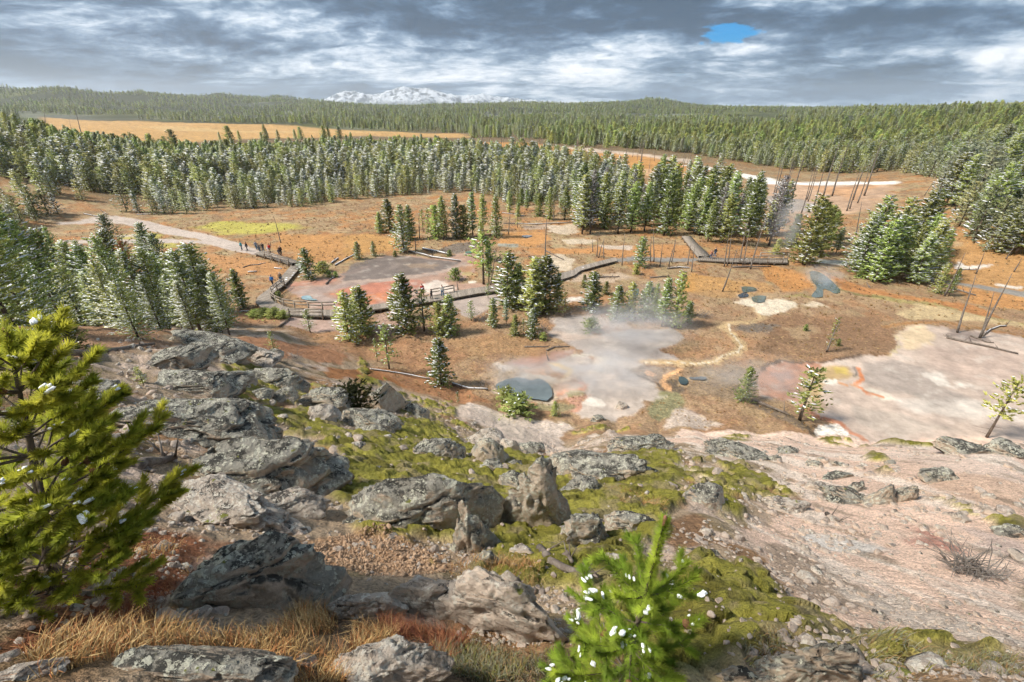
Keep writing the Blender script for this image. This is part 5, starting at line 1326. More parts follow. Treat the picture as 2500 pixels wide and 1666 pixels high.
scatter('gravel', np.stack([xs, ys, H(xs, ys) + .004], -1), rg.uniform(-1, 1, (len(xs), 3)) * 3, np.stack([sz * 1.3, sz, sz * .7], -1), rg.integers(0, 2, len(xs)), [bpy.data.objects.new('pebble_%d' % i, rock_mesh('pebble', 80 + i, 1, chops=4, mat=M_PEB)) for i in range(2)], 'orange-brown gravel lying in the pocket of the big boulder', 'gravel')

# ------------------------------------------------------------------ water in the springs
def water_mat(name, col, rough=.06):
    m, t, b = new_mat(name); tc = t.new('ShaderNodeTexCoord'); n = t.noise(tc.outputs['Object'], .5, 3)
    t.l.new(t.mix(t.step(n, .35, .65), col, tuple(x * .7 for x in col)), b.inputs['Base Color']); b.inputs['Roughness'].default_value = rough; b.inputs['Specular IOR Level'].default_value = .5
    t.l.new(t.bump(t.noise(tc.outputs['Object'], 3, 3), .06, .02), b.inputs['Normal']); return m
def pool(s, col, rough=.08, z=.06):
    P = np.array([flat_ for flat_ in fpoly(s)]); c = P[:, :2].mean(0); n = len(P); out = []
    for i in range(n):                                             # rounded, slightly ragged shore
        p0, p1, p2, p3 = P[i - 1][:2], P[i][:2], P[(i + 1) % n][:2], P[(i + 2) % n][:2]
        for s_ in np.linspace(0, 1, 8)[:-1]:
            q = .5 * ((2 * p1) + (-p0 + p2) * s_ + (2 * p0 - 5 * p1 + 4 * p2 - p3) * s_ ** 2 + (-p0 + 3 * p1 - 3 * p2 + p3) * s_ ** 3); out.append(q + (RNG.random(2) - .5) * .10)
    out = np.array(out); ins = c + (out - c) * .5; m = len(out); zz = float(max(H(out[:, 0], out[:, 1]).max(), H(ins[:, 0], ins[:, 1]).max(), H1(*c))) * .35 + z
    me = bpy.data.meshes.new('pool'); me.from_pydata([(x - c[0], y - c[1], 0) for x, y in out], [], [tuple(range(m))]); me.materials.append(water_mat('spring_water', col, rough))
    return obj('pool_water', me, loc=(c[0], c[1], zz), kind='structure')
for s_, c_, r_, z_ in POOLS: pool(s_, c_, r_, z_)

# ------------------------------------------------------------------ boardwalk
def wood_mat(name, a, b_, snow=0.0):
    m, t, b = new_mat(name); g = t.new('ShaderNodeNewGeometry'); oi = t.new('ShaderNodeObjectInfo'); v = g.outputs['Position']
    n = t.noise(v, 7, 4, .7); c = t.mix(t.step(n, .3, .7), a, b_); k = t.lin(oi.outputs['Random'], 0, 1, .75, 1.2)
    s = t.new('ShaderNodeVectorMath', _operation='SCALE'); t.l.new(c, s.inputs[0]); t.l.new(k, s.inputs[3]); c = s.outputs[0]
    if snow: c = t.mix(t.step(t.m('ADD', t.noise(v, 1.8, 5, .75), t.m('MULTIPLY', t.noise(v, .13, 2), .5)), .86 - snow, .90 - snow), c, (.82, .84, .88))
    t.l.new(c, b.inputs['Base Color']); t.l.new(t.bump(n, .3, .01), b.inputs['Normal']); return m
M_PLANK = wood_mat('boardwalk_plank', (.20, .165, .135), (.33, .285, .24), -.06)
M_BEAM = wood_mat('boardwalk_beam', (.11, .09, .07), (.20, .165, .13))
M_RAIL = wood_mat('rail_wood', (.24, .20, .165), (.40, .34, .28))
DZ = .42
def deck(pairs, z0=DZ):
    """list of (far edge, near edge) pixel pairs -> list of world pairs"""
    return [(flat(k, *a, z0), flat(k, *b, z0)) for k, a, b in pairs]
def boardwalk(pairs, label, nmax, pitch=.24):
    W = deck(pairs); mid = [(a + b) / 2 for a, b in W]; seg = [np.linalg.norm(mid[i + 1] - mid[i]) for i in range(len(mid) - 1)]; cum = np.concatenate([[0], np.cumsum(seg)]); L = cum[-1]
    o0 = mid[0]; root = thing('boardwalk', (o0[0], o0[1], 0), label, 'boardwalk'); off = np.array([o0[0], o0[1], 0])
    at = lambda s, j: np.array([np.interp(s, cum, [W[i][j][q] for i in range(len(W))]) for q in range(3)])
    unit = MB(); unit.box(Matrix()); um = unit.mesh('plank', [M_PLANK], False); rest = MB(); ss = np.arange(pitch / 2, L, pitch); near = np.argsort([np.linalg.norm((at(s, 0) + at(s, 1)) / 2) for s in ss])
    keep = set(near[:nmax].tolist())
    for i, s in enumerate(ss):
        a, b = at(s, 0) - off, at(s, 1) - off; c = (a + b) / 2; d_ = a - b; wd = np.linalg.norm(d_); a2, b2 = (at(min(s + pitch, L), 0) - off), (at(min(s + pitch, L), 1) - off)
        th = max(np.linalg.norm(a2 - a), np.linalg.norm(b2 - b), pitch) * .92; th = min(th, pitch * 1.7)
        M = Matrix.Translation(Vector(c)) @ Matrix.Rotation(math.atan2(d_[1], d_[0]), 4, 'Z') @ Matrix.Diagonal((wd * random.uniform(.985, 1.02), th, .05, 1))
        if i in keep:
            p = obj('plank', um, root); p.matrix_local = M
        else: rest.box(M)
    if rest.f: obj('far_planks', rest.mesh('planks', [M_PLANK], False), root, kind='stuff')
    for j in (0, 1):
        E = MB(); E.tube([at(s, j) - off + (0, 0, -.12) for s in np.linspace(0, L, int(L / .6) + 2)], [.075] * (int(L / .6) + 2), 4); obj('edge_beam', E.mesh('edge_beam', [M_BEAM], False), root)
    for s in np.arange(.5, L, 2.4):
        for j in (0, 1):
            p = at(s, j) - off; B = MB(); B.box(Matrix.Translation((p[0], p[1], p[2] - .32)) @ Matrix.Diagonal((.14, .14, .5, 1))); obj('footing', B.mesh('footing', [M_BEAM], False), root)
    return root, off, at, cum
def railing(root, off, pts, h=1.0, step=2.0, brace=False):
    seg = [np.linalg.norm(pts[i + 1] - pts[i]) for i in range(len(pts) - 1)]; cum = np.concatenate([[0], np.cumsum(seg)]); L = cum[-1]
    at = lambda s: np.array([np.interp(s, cum, [p[q] for p in pts]) for q in range(3)]) - off
    n = max(1, round(L / step)); ps = [at(s) for s in np.linspace(0, L, n + 1)]
    for i, p in enumerate(ps):
        d_ = ps[min(i + 1, n)] - ps[max(i - 1, 0)]; Rz = Matrix.Rotation(math.atan2(d_[1], d_[0]), 4, 'Z')
        B = MB(); B.box(Matrix.Translation((p[0], p[1], p[2] + h / 2 - .15)) @ Rz @ Matrix.Diagonal((.13, .13, h + .25, 1))); post = obj('post', B.mesh('post', [M_RAIL], False), root)
        if brace:
            q = Vector((-d_[1], d_[0], 0)).normalized() * -.55; B = MB(); B.tube([Vector(p) + Vector((0, 0, h * .6)), Vector(p) + q + Vector((0, 0, -.35))], [.06, .06], 4); obj('brace', B.mesh('brace', [M_RAIL], False), root)
    for zz in (h - .06, h * .55):
        for a, b in zip(ps[:-1], ps[1:]):
            c = (a + b) / 2; d_ = b - a; l = np.linalg.norm(d_); B = MB(); B.box(Matrix.Translation((c[0], c[1], c[2] + zz)) @ Matrix.Rotation(math.atan2(d_[1], d_[0]), 4, 'Z') @ Matrix.Diagonal((l, .07, .14, 1))); obj('rail', B.mesh('rail', [M_RAIL], False), root)
PA = [('J', (540, 338), (400, 385)), ('J', (700, 385), (590, 440)), ('J', (870, 440), (760, 490)), ('J', (1010, 480), (900, 535)), ('J', (1120, 518), (985, 558)), ('J', (1150, 565), (992, 562)), ('J', (1125, 612), (985, 582)),
      ('J', (1000, 755), (850, 732)), ('J', (880, 890), (705, 895)), ('J', (760, 965), (560, 1000)), ('J', (690, 1020), (450, 1090)), ('J', (655, 1080), (420, 1170)), ('J', (690, 1140), (510, 1245)), ('J', (800, 1200), (720, 1330)), ('J', (950, 1255), (940, 1375)),
      ('J', (1490, 1285), (1490, 1385)), ('J', (1780, 1285), (1780, 1385)), ('K', (150, 830), (150, 888)), ('K', (330, 815), (335, 862)), ('K', (600, 765), (610, 822)), ('K', (780, 738), (800, 796)), ('K', (1000, 690), (1020, 760)), ('K', (1280, 645), (1300, 708)),
      ('K', (1520, 615), (1540, 675)), ('K', (2110, 512), (2125, 582)), ('K', (2353, 450), (2353, 515)), ('B', (1600, 985), (1612, 1012)), ('B', (1740, 948), (1752, 972)), ('B', (1850, 922), (1865, 944))]
root, off, at_, cum = boardwalk(PA, 'long grey plank boardwalk curving from the gravel path across the basin', 300)
railing(root, off, [flat('J', 565, 437, DZ), flat('J', 950, 556, DZ)], 1.0, 2.4, True)
i0 = [W for W in deck(PA)]
railing(root, off, [i0[i][0] for i in (8, 9, 10, 11, 12, 13, 14, 15)], 1.05, 2.0)
railing(root, off, [flat('J', 1490, 1275, DZ), flat('J', 1690, 1270, DZ)], 1.0, 2.2)
railing(root, off, [flat('J', 960, 1378, DZ), flat('J', 1490, 1388, DZ)], 1.0, 2.6)
railing(root, off, [flat('K', 790, 738, DZ), flat('K', 1035, 690, DZ)], 1.0, 2.2)
r2, off2, _, _ = boardwalk([('L', (1165, 140), (1080, 140)), ('L', (1210, 195), (1130, 205)), ('L', (1340, 320), (1240, 345))], 'short boardwalk spur running into the tall pines', 0, .3)
r3, off3, _, _ = boardwalk([('L', (1240, 325), (1215, 362)), ('L', (1450, 345), (1450, 375)), ('L', (1700, 345), (1700, 382)), ('L', (2060, 345), (2060, 388))], 'level boardwalk bridge passing behind the steaming pool', 0, .3)
railing(r3, off3, [flat('L', 1730, 380, DZ), flat('L', 1820, 384, DZ), flat('L', 2010, 386, DZ)], 1.1, 3.2)
railing(r3, off3, [flat('L', 1800, 348, DZ), flat('L', 2060, 348, DZ)], 1.1, 3.2)

# ------------------------------------------------------------------ people
def cloth(name, col):
    m, t, b = new_mat(name); g = t.new('ShaderNodeTexCoord'); n = t.noise(g.outputs['Object'], 14, 3)
    t.l.new(t.mix(n, tuple(x * .75 for x in col), tuple(min(1, x * 1.2) for x in col)), b.inputs['Base Color']); return m
M_SKIN = cloth('skin', (.55, .33, .24)); M_SHOE = cloth('shoe', (.05, .045, .04))
TS = bpy.data.scenes.new('shaping')
def skin_mesh(name, nodes, edges, mat, sub=1):
    """nodes: (x,y,z,r)"""
    me = bpy.data.meshes.new(name + '_s'); me.from_pydata([n[:3] for n in nodes], edges, []); o = bpy.data.objects.new('tmp', me); TS.collection.objects.link(o)
    sk = o.modifiers.new('s', 'SKIN'); sk.use_smooth_shade = True
    for i, n in enumerate(nodes): me.skin_vertices[0].data[i].radius = (n[3], n[3] * (n[4] if len(n) > 4 else 1))
    me.skin_vertices[0].data[0].use_root = True
    sb = o.modifiers.new('d', 'SUBSURF'); sb.levels = sub
    vl = TS.view_layers[0]; vl.update(); dg = vl.depsgraph; out = bpy.data.meshes.new_from_object(o.evaluated_get(dg)); out.name = name
    bpy.data.objects.remove(o); out.materials.clear(); out.materials.append(mat); return out
def person(base, face, label, jacket, trousers, hair=(.05, .035, .03), hood=False, h=1.72, stride=.16, hat=None, coat=False, arms=.08, z0=None):
    s = h / 1.75; st = stride; hipz, kn, sh = .93, .50, 1.42
    A = arms
    # y is forward
    body = [(0, 0, .98, .135), (0, 0, 1.18, .125), (0, .01, 1.38, .12), (0, .01, 1.50, .055), (0, .03, 1.60, .088), (0, .03, 1.70, .082),
            (-.10, 0, hipz, .09), (-.10, st * .6, kn, .062), (-.10, st * .9, .09, .045), (-.10, st * .9 + .13, .045, .042), (.10, 0, hipz, .09), (.10, -st * .4, kn, .062), (.10, -st * 1.1, .10, .045), (.10, -st * 1.1 + .13, .05, .042),
            (-.19, 0, sh, .058), (-.25, -.03, 1.14, .045), (-.24, .06 + A, .92, .036), (-.235, .09 + A, .80, .030), (.19, 0, sh, .058), (.25, -.01, 1.14, .045), (.24, .08 + A, .94, .036), (.235, .11 + A, .82, .030), (0, .125, 1.60, .018)]
    E = [(0, 1), (1, 2), (2, 3), (3, 4), (4, 5), (0, 6), (6, 7), (7, 8), (8, 9), (0, 10), (10, 11), (11, 12), (12, 13), (2, 14), (14, 15), (15, 16), (16, 17), (2, 18), (18, 19), (19, 20), (20, 21), (4, 22)]
    o = thing('person', (base[0], base[1], z0 if z0 is not None else base[2]), label, 'person', None, face, (s, s, s))
    obj('body', skin_mesh('body', body, E, M_SKIN), o)
    g = lambda idx, k, ex=(): [(*body[i][:3], body[i][3] * k) for i in idx] + list(ex)
    J = g((1, 2, 14, 15, 16, 18, 19, 20), 1.26) + [(0, 0, .88 if not coat else .70, .175 if not coat else .19)]
    obj('jacket', skin_mesh('jacket', J, [(0, 1), (1, 2), (2, 3), (3, 4), (1, 5), (5, 6), (6, 7), (0, 8)], cloth('jacket', jacket)), o)
    T = g((0, 6, 7, 8, 10, 11, 12), 1.2); obj('trousers', skin_mesh('trousers', T, [(0, 1), (1, 2), (2, 3), (0, 4), (4, 5), (5, 6)], cloth('trousers', trousers)), o)
    for i, j in ((8, 9), (12, 13)): obj('shoe', skin_mesh('shoe', [(body[i][0], body[i][1] - .02, .05, .05), (body[j][0], body[j][1] + .03, .045, .045)], [(0, 1)], M_SHOE), o)
    Hc = [(0, -.005, 1.60, .09), (0, .0, 1.70, .098), (0, .005, 1.76, .07)] if not hood else [(0, -.02, 1.50, .10), (0, -.01, 1.62, .115), (0, .0, 1.75, .09)]
    obj('hood' if hood else ('hat' if hat else 'hair'), skin_mesh('hair', Hc, [(0, 1), (1, 2)], cloth('hair', jacket if hood else (hat or hair))), o)
    return o
def who(k, u, v, face, label, *a, **kw):
    on = kw.pop('deck', False); b = flat(k, u, v, DZ + .025) if on else hit(k, u, v)
    if not on: b[2] = H1(b[0], b[1])
    return person(b, R(face), label, *a, **kw)
TEAL, NAVY, BLACK, GREY, RED, BLUE = (.03, .33, .38), (.04, .05, .09), (.025, .025, .03), (.12, .13, .13), (.55, .03, .03), (.04, .20, .55)
who('J', 205, 340, 150, 'person in a teal jacket walking along the gravel path', TEAL, (.03, .08, .12))
who('J', 292, 352, 150, 'person in a dark hooded jacket and white shoes on the gravel path', BLACK, (.04, .06, .10), hood=True)
who('J', 440, 332, 10, 'person in a grey-blue patterned top farthest back in the group of three', (.20, .24, .30), (.10, .16, .24))
who('J', 492, 378, 20, 'person in a grey-green jacket at the front of the group of three', GREY, (.10, .15, .22))
who('J', 548, 364, 40, 'person in a black jacket at the right of the group of three', BLACK, (.06, .10, .16))
who('J', 622, 366, 160, 'small child in a white coat and blue hat at the start of the boardwalk', (.75, .68, .74), (.70, .6, .7), hat=(.08, .45, .60), h=1.15, coat=True)
who('J', 655, 376, 160, 'person in a bright red jacket at the start of the boardwalk', RED, BLACK, h=1.65, deck=True)
who('J', 832, 428, 20, 'person in a long black coat on the boardwalk ramp', BLACK, BLACK, hair=(.4, .32, .26), coat=True, deck=True, h=1.82)
who('J', 795, 412, 20, 'child in dark blue beside the person in the long black coat', NAVY, (.04, .07, .14), h=1.15, deck=True)
who('J', 700, 912, 175, 'person in a bright blue jacket walking round the boardwalk curve', BLUE, BLACK, hat=(.05, .08, .14), deck=True)
who('J', 833, 866, 15, 'grey-haired person in a brown plaid jacket on the boardwalk curve', (.16, .13, .10), (.05, .09, .14), hair=(.55, .48, .42), deck=True)
who('K', 908, 752, 200, 'person in a white coat and blue jeans by the viewing rail', (.70, .68, .62), (.10, .20, .32), deck=True, arms=.16, h=1.78)
who('K', 786, 768, 90, 'small person in a black hooded coat beside the viewing rail', BLACK, BLACK, hood=True, coat=True, deck=True, h=1.4)
who('K', 690, 735, 200, 'person in a red jacket half hidden behind a pine by the rail', RED, BLACK, deck=True)
who('L', 1345, 352, 200, 'person in an orange top near the boardwalk spur', (.55, .25, .15), (.08, .14, .24), deck=True, h=1.6)
who('L', 1380, 335, 200, 'person in a dark jacket standing behind the orange top', (.06, .07, .09), (.10, .18, .28), deck=True)
bpy.data.scenes.remove(TS)
# ------------------------------------------------------------------ foreground pines, needle by needle
def tris(name, V, mat): 
    V = np.asarray(V, np.float32); return mesh_np(name, V, np.arange(len(V)).reshape(-1, 3), None, mat, False)
def needles(name, V, mat):
    """needles shade like the tuft they sit in: normals lean up and outward"""
    V = np.asarray(V, np.float64).reshape(-1, 3, 3); d_ = V[:, 2] - (V[:, 0] + V[:, 1]) / 2; d_ /= np.linalg.norm(d_, axis=1)[:, None] + 1e-9
    o = d_ * .45 + np.array([-.15, -.1, .85]); o /= np.linalg.norm(o, axis=1)[:, None]
    g = np.cross(V[:, 1] - V[:, 0], V[:, 2] - V[:, 0]); fl = (g * o).sum(1) < 0; V[fl] = V[fl][:, [1, 0, 2]]
    me = mesh_np(name, V.reshape(-1, 3), np.arange(len(V) * 3).reshape(-1, 3), None, mat, True); me.normals_split_custom_set_from_vertices(np.repeat(o, 3, 0).tolist()); return me
M_CONE = bark_mat('pine_cone', (.16, .075, .035), (.30, .16, .08)); M_BUD = bark_mat('pine_bud', (.32, .14, .09), (.45, .24, .16))
def bottle(p0, p1, n, ln, wd, rg, out):
    """needles all round a twig from p0 to p1"""
    d_ = p1 - p0; L = np.linalg.norm(d_); d_ = d_ / (L + 1e-9); a = np.cross(d_, (0, 0, 1.0)); a /= np.linalg.norm(a) + 1e-9; b = np.cross(d_, a)
    s = rg.random(n) ** .8; q = rg.random(n) * 6.283; rad = np.outer(np.cos(q), a) + np.outer(np.sin(q), b)
    fw = .55 + .75 * s; dr = d_[None] * fw[:, None] + rad * (1.15 - .45 * s)[:, None] + rg.normal(0, .12, (n, 3)); dr /= np.linalg.norm(dr, axis=1)[:, None]
    st = p0 + np.outer(s * L, d_); l = ln * rg.uniform(.7, 1.15, n); sd = np.cross(dr, rg.normal(size=(n, 3))); sd /= np.linalg.norm(sd, axis=1)[:, None] + 1e-9
    out.append(np.stack([st - sd * wd, st + sd * wd, st + dr * l[:, None]], 1).reshape(-1, 3))
def needle_pine(base, top, label, whorls, blen, seed, ln=.055, wd=.0026, dens=620, snowp=.12, cones=8, low=.12, nbr=5, lead=.10, up=.30, twig=.085, thick=.017, inner=.40):
    rg = np.random.default_rng(seed); rr = random.Random(seed); base, top = np.array(base), np.array(top); ax = top - base; Ht = np.linalg.norm(ax); axn = ax / Ht
    root = thing('pine_tree', base, label, 'pine tree'); T, Br, Nd = MB(), MB(), []; clumps, cone_p = [], []
    bend = np.array([.05, .04, 0]) * Ht * .3
    tr = lambda s: ax * s + bend * math.sin(s * 3.1) * .5
    T.tube([tr(s) for s in np.linspace(0, 1, 12)], [.005 + thick * Ht * (1 - s) ** .9 for s in np.linspace(0, 1, 12)], 8)
    for q in np.linspace(1 - lead, 1, 5)[:-1]: bottle(tr(q), tr(q + lead / 4), int(dens * Ht * lead / 4 * 1.6), ln * 1.05, wd, rg, Nd)
    for wi in range(whorls):
        s = low + (1 - lead - low) * (wi / max(whorls - 1, 1)) ** .92; L0 = blen(s); a0 = rr.random() * 6.28
        for i in range(nbr + (1 if s < .6 else 0)):
            a = a0 + 6.283 * i / nbr + rr.uniform(-.35, .35); L = L0 * rr.uniform(.7, 1.15); el_ = .05 + .85 * s ** 2 + rr.uniform(-.12, .18)
            dr = np.array([math.cos(a) * math.cos(el_), math.sin(a) * math.cos(el_), math.sin(el_)]); p0 = tr(max(0, s + rr.uniform(-.012, .012)))
            f = lambda q: p0 + dr * L * q + np.array([0, 0, L * (up * q * q - .10 * q)])
            Br.tube([f(q) for q in (0, .35, .7, 1)], [.004 + .011 * L, .003 + .007 * L, .003, .002], 4, cap=False)
            for q in np.linspace(inner, 1, 5)[:-1]: bottle(f(q), f(q + (1 - inner) / 4), int(dens * L * (1 - inner) / 4 * 1.15), ln, wd, rg, Nd)
            if rr.random() < snowp * 1.2: clumps.append((f(rr.uniform(.8, 1.0)), dr, rr.uniform(.6, 1.2)))
            ntw = max(1, int(L / twig))
            for j in range(ntw):
                q = .22 + .70 * (j + rr.random()) / ntw; sgn = -1 if j % 2 else 1; side = np.cross(dr, (0, 0, 1)); side /= np.linalg.norm(side) + 1e-9
                td = dr * rr.uniform(.5, .9) + side * sgn * rr.uniform(.5, .95) + np.array([0, 0, rr.uniform(.0, .5)]); td /= np.linalg.norm(td); tl = L * rr.uniform(.18, .36) * (1.15 - q * .45) + .03
                b0 = f(q); b1 = b0 + td * tl; Br.tube([b0, b1], [.0035, .0015], 3, cap=False)
                bottle(b0 + (b1 - b0) * .25, b1, int(dens * tl * .85), ln, wd, rg, Nd)
                if rr.random() < snowp: clumps.append((b0 + (b1 - b0) * rr.uniform(.4, 1), td, rr.uniform(.5, 1.0)))
                if rr.random() < .05: cone_p.append(b0)
    obj('trunk', T.mesh('trunk', [M_BARK]), root); obj('branches', Br.mesh('branches', [M_BARK]), root, kind='stuff')
    obj('crown', needles('crown', np.concatenate(Nd), M_NEEDLE_NEAR), root)
    rr.shuffle(clumps)
    clumps = [(np.array(p) + np.array([rr.uniform(-.5, .5), rr.uniform(-.5, .5), rr.uniform(-.1, .1)]) * ln, d_, k * rr.uniform(.5, 1)) for p, d_, k in clumps for _ in range(3)]
    for p, d_, k in clumps:
        o = obj('snow_clump', SNOWB[rr.randrange(4)], root); ks = ln * .36 * k; o.location = Vector(p) + Vector((0, 0, ln * .30)); o.scale = (ks * rr.uniform(1.0, 1.7), ks * rr.uniform(.6, .9), ks * rr.uniform(.4, .6)); o.rotation_euler = (rr.uniform(-.2, .2), -math.atan2(d_[2], math.hypot(d_[0], d_[1])) * .7, math.atan2(d_[1], d_[0]))
    rr.shuffle(cone_p)
    for p in cone_p[:cones]:
        o = obj('pine_cone', CONE, root); o.location = p; o.scale = (.022, .022, .032); o.rotation_euler = (rr.uniform(-1, 1), rr.uniform(-1, 1), 0)
    bud = obj('bud', CONE2, root); bud.location = tr(1.0); bud.scale = (.012, .012, .04)
    return root
SNOWB = [rock_mesh('snow_clump', 40 + i, 3, box=.9, chops=2, rough=2.3, mat=M_SNOW) for i in range(4)]
CONE = rock_mesh('pine_cone', 46, 2, box=1.0, chops=0, rough=1.6, mat=M_CONE); CONE2 = rock_mesh('bud', 47, 2, box=1.0, chops=0, rough=.5, mat=M_BUD)
b = hit('G', 350, 960); b[2] = H1(b[0], b[1]) - .05; tp = over(b, 'D', 40, 150)
needle_pine(b, tp, 'bright green young pine carrying snow clumps at the left edge', 11, lambda s: .92 * (1 - s) ** .7 * (.8 + .5 * s) + .12, 5, ln=.070, wd=.0046, dens=1500, snowp=.15, cones=16, low=.05, nbr=6, lead=.12, up=.24, twig=.13)
b = np.array([.66, 1.56, 0.0]); b[2] = H1(b[0], b[1]) - .05; tp = over(b, 'S', 1622, 1272)
needle_pine(b, tp, 'vivid green young pine tip with snow at the bottom edge', 5, lambda s: .13 + .44 * (1 - s), 9, ln=.056, wd=.0020, dens=2900, snowp=.22, cones=7, low=.08, nbr=6, lead=.36, up=.45, twig=.12, thick=.009, inner=.14)
# crooked pine on the slope edge at the right
b = hit('F', 2095, 862); b[2] = H1(b[0], b[1]); tp = over(b, 'F', 2330, 470); dv = Vector(tp) - Vector(b)
o = place_pine(b, dv.length, 'flag', 'crooked pine leaning out from the edge of the pale slope', wide=.85); o.rotation_mode = 'QUATERNION'; o.rotation_quaternion = dv.to_track_quat('Z', 'Y')
# dark juniper cushion between the grey blocks
VAR['juniper'] = build_variant('j', seed=61, h=.9, rad=.8, bare=.0, gap=.07, nb=9, cl=9, size=.09, snow=0, per=5, upturn=.7, needle=needle_mat('juniper_needles', (.035, .045, .012), (.11, .10, .025)), dead_low=False)
b = hit('E', 60, 690); b[2] = H1(b[0], b[1]); place_pine(b, 1.3, 'juniper', 'dark olive juniper bush wedged between grey boulders', wide=1.1, cat='shrub', name='juniper_bush')
for u, v, sc_ in ((420, 1395, 1.0), (560, 1400, 1.1), (720, 1420, 1.2), (860, 1430, 1.0)):
    b = hit('J', u, v); b[2] = H1(b[0], b[1]); place_pine(b, sc_, 'shrub', 'yellow-green low shrub in the row outside the boardwalk curve', 'shrub row outside the boardwalk curve', wide=1.5, cat='shrub', name='low_shrub', snow=False)
# dead brush
def brush(k, u, v, size, label, n=60, seed=0, mat=M_DEAD):
    rg = random.Random(seed); b = hit(k, u, v); b[2] = H1(b[0], b[1]); B = MB()
    for i in range(n):
        a = rg.random() * 6.28; l = size * rg.uniform(.4, 1.0); p = np.array([rg.uniform(-1, 1), rg.uniform(-1, 1), 0]) * size * .35; q1 = p + np.array([math.cos(a) * l * .4, math.sin(a) * l * .4, l * rg.uniform(.1, .5)]); q2 = q1 + np.array([math.cos(a + rg.uniform(-1, 1)) * l * .5, math.sin(a) * l * .5, l * rg.uniform(-.2, .35)])
        B.tube([p, q1, q2], [size * .014, size * .009, size * .004], 3, cap=False)
    return tag(obj('dead_brush', B.mesh('dead_brush', [mat]), loc=b), label, 'dead brush')
for i, (k, u, v, s_, lab, n_) in enumerate((('I', 1990, 830, .75, 'tangle of grey dead twigs on the pink scree at the right', 130), ('B', 920, 1350, 1.6, 'grey dead brush beside the lone snowy pine on the mud', 70), ('B', 1520, 1320, 1.4, 'dead brush at the right foot of the boardwalk clump', 50),
     ('B', 1070, 950, 2.2, 'grey tangle of fallen branches right of the umbrella-topped pine', 90), ('K', 1880, 310, 1.3, 'dark root tangle on the white flat', 40), ('D', 1760, 190, .9, 'snow-lined dead twigs above the pale boulder', 30), ('D', 1990, 320, 1.1, 'bare dead shrub in the vapour among the boulders', 40),
     ('E', 930, 520, 1.0, 'dead curled branches behind the blue pool', 50), ('C', 150, 1330, 1.8, 'pale dead branches beside the bushy pine on the brown sedge', 50), ('B', 1350, 1420, 1.6, 'blackened brush at the rim of the steaming basin', 60), ('K', 800, 260, 1.5, 'bare twigs over the snow-topped trunk', 40), ('M', 1450, 1210, .8, 'upturned root stub at the end of the long dark trunk', 40))):
    brush(k, u, v, s_, lab, n_, i)

# ------------------------------------------------------------------ dry grass
def blades(name, polys, n, ln, wd, cols, seed, label, lean=.5):
    rg = np.random.default_rng(seed); V, Cc = [], []
    for s, share in polys:
        P = np.array([q[:2] for q in fpoly(s, 0, hit)]); m = int(n * share); x = rg.uniform(P[:, 0].min(), P[:, 0].max(), m * 4); y = rg.uniform(P[:, 1].min(), P[:, 1].max(), m * 4)
        ok = (poly_sd(P, x, y) + (fbm2(x * 3, y * 3, 3, seed) - .5) * .5 > 0) & (fbm2(x * 2.2, y * 2.2, 3, seed + 4) > rg.uniform(.30, .62, m * 4)); x, y = x[ok][:m], y[ok][:m]; m = len(x); z = H(x, y) - .01
        a = rg.normal(.9, 1.1, m) + (fbm2(x * 1.6, y * 1.6, 2, seed + 9) - .5) * 9; l = ln * rg.uniform(.45, 1.25, m); le = lean * rg.uniform(.2, 2.4, m); dr = np.stack([np.cos(a), np.sin(a), np.zeros(m)], -1); sd = np.stack([-np.sin(a + .8), np.cos(a + .8), np.zeros(m)], -1) * wd
        p0 = np.stack([x, y, z], -1); p1 = p0 + dr * (l * le * .25)[:, None] + np.array([0, 0, 1]) * (l * .55)[:, None]; p2 = p0 + dr * (l * le * .9)[:, None] + np.array([0, 0, 1]) * (l * (1.0 - .35 * le))[:, None]
        V.append(np.stack([p0 - sd, p0 + sd, p1 + sd * .8, p0 - sd, p1 + sd * .8, p1 - sd * .8, p1 - sd * .8, p1 + sd * .8, p2], 1).reshape(-1, 3))
        ci = np.array(cols)[rg.integers(0, len(cols), m)] * rg.uniform(.7, 1.25, (m, 1)); Cc.append(np.repeat(ci, 9, 0))
    V, Cc = np.concatenate(V), np.concatenate(Cc); m_, t_, b_ = new_mat(name); at = t_.new('ShaderNodeAttribute', _attribute_name='Col'); t_.l.new(at.outputs['Color'], b_.inputs['Base Color'])
    me = mesh_np(name, V, np.arange(len(V)).reshape(-1, 3), np.clip(Cc, 0, 1), m_, False); return obj(name, me, kind='stuff', label=label, category='grass')
blades('dry_grass', [('G 380,1568 500,1330 800,1220 1150,1180 1500,1230 1800,1180 2100,1060 2352,1080 2352,1568 1700,1568 1600,1350 1300,1400 900,1568', .55), ('G 1200,830 1350,720 1520,650 1500,760 1300,850', .04), ('H 0,1120 200,1120 350,1250 150,1330 0,1350', .10), ('G 820,650 1300,620 1150,800 900,760', .03),
                     ('D 1050,180 1230,180 1150,230', .02), ('H 750,760 1050,780 1330,820 1250,950 900,1000 850,900', .14), ('H 1750,300 2100,330 2200,420 1900,400', .08)], 7500, .15, .0022, [(.52, .31, .12), (.58, .41, .19), (.46, .20, .08), (.30, .19, .08)], 15, 'golden dry grass growing between the rocks')
blades('red_grass', [('G 950,900 1150,870 1100,1150 800,1250 300,1350 300,1200 700,1080', .5), ('H 250,1150 600,1180 900,1350 700,1450 400,1400', .5)], 5000, .13, .002, [(.30, .10, .05), (.22, .08, .05), (.38, .18, .08)], 16, 'reddish dry stalks and needle litter around the rocks')
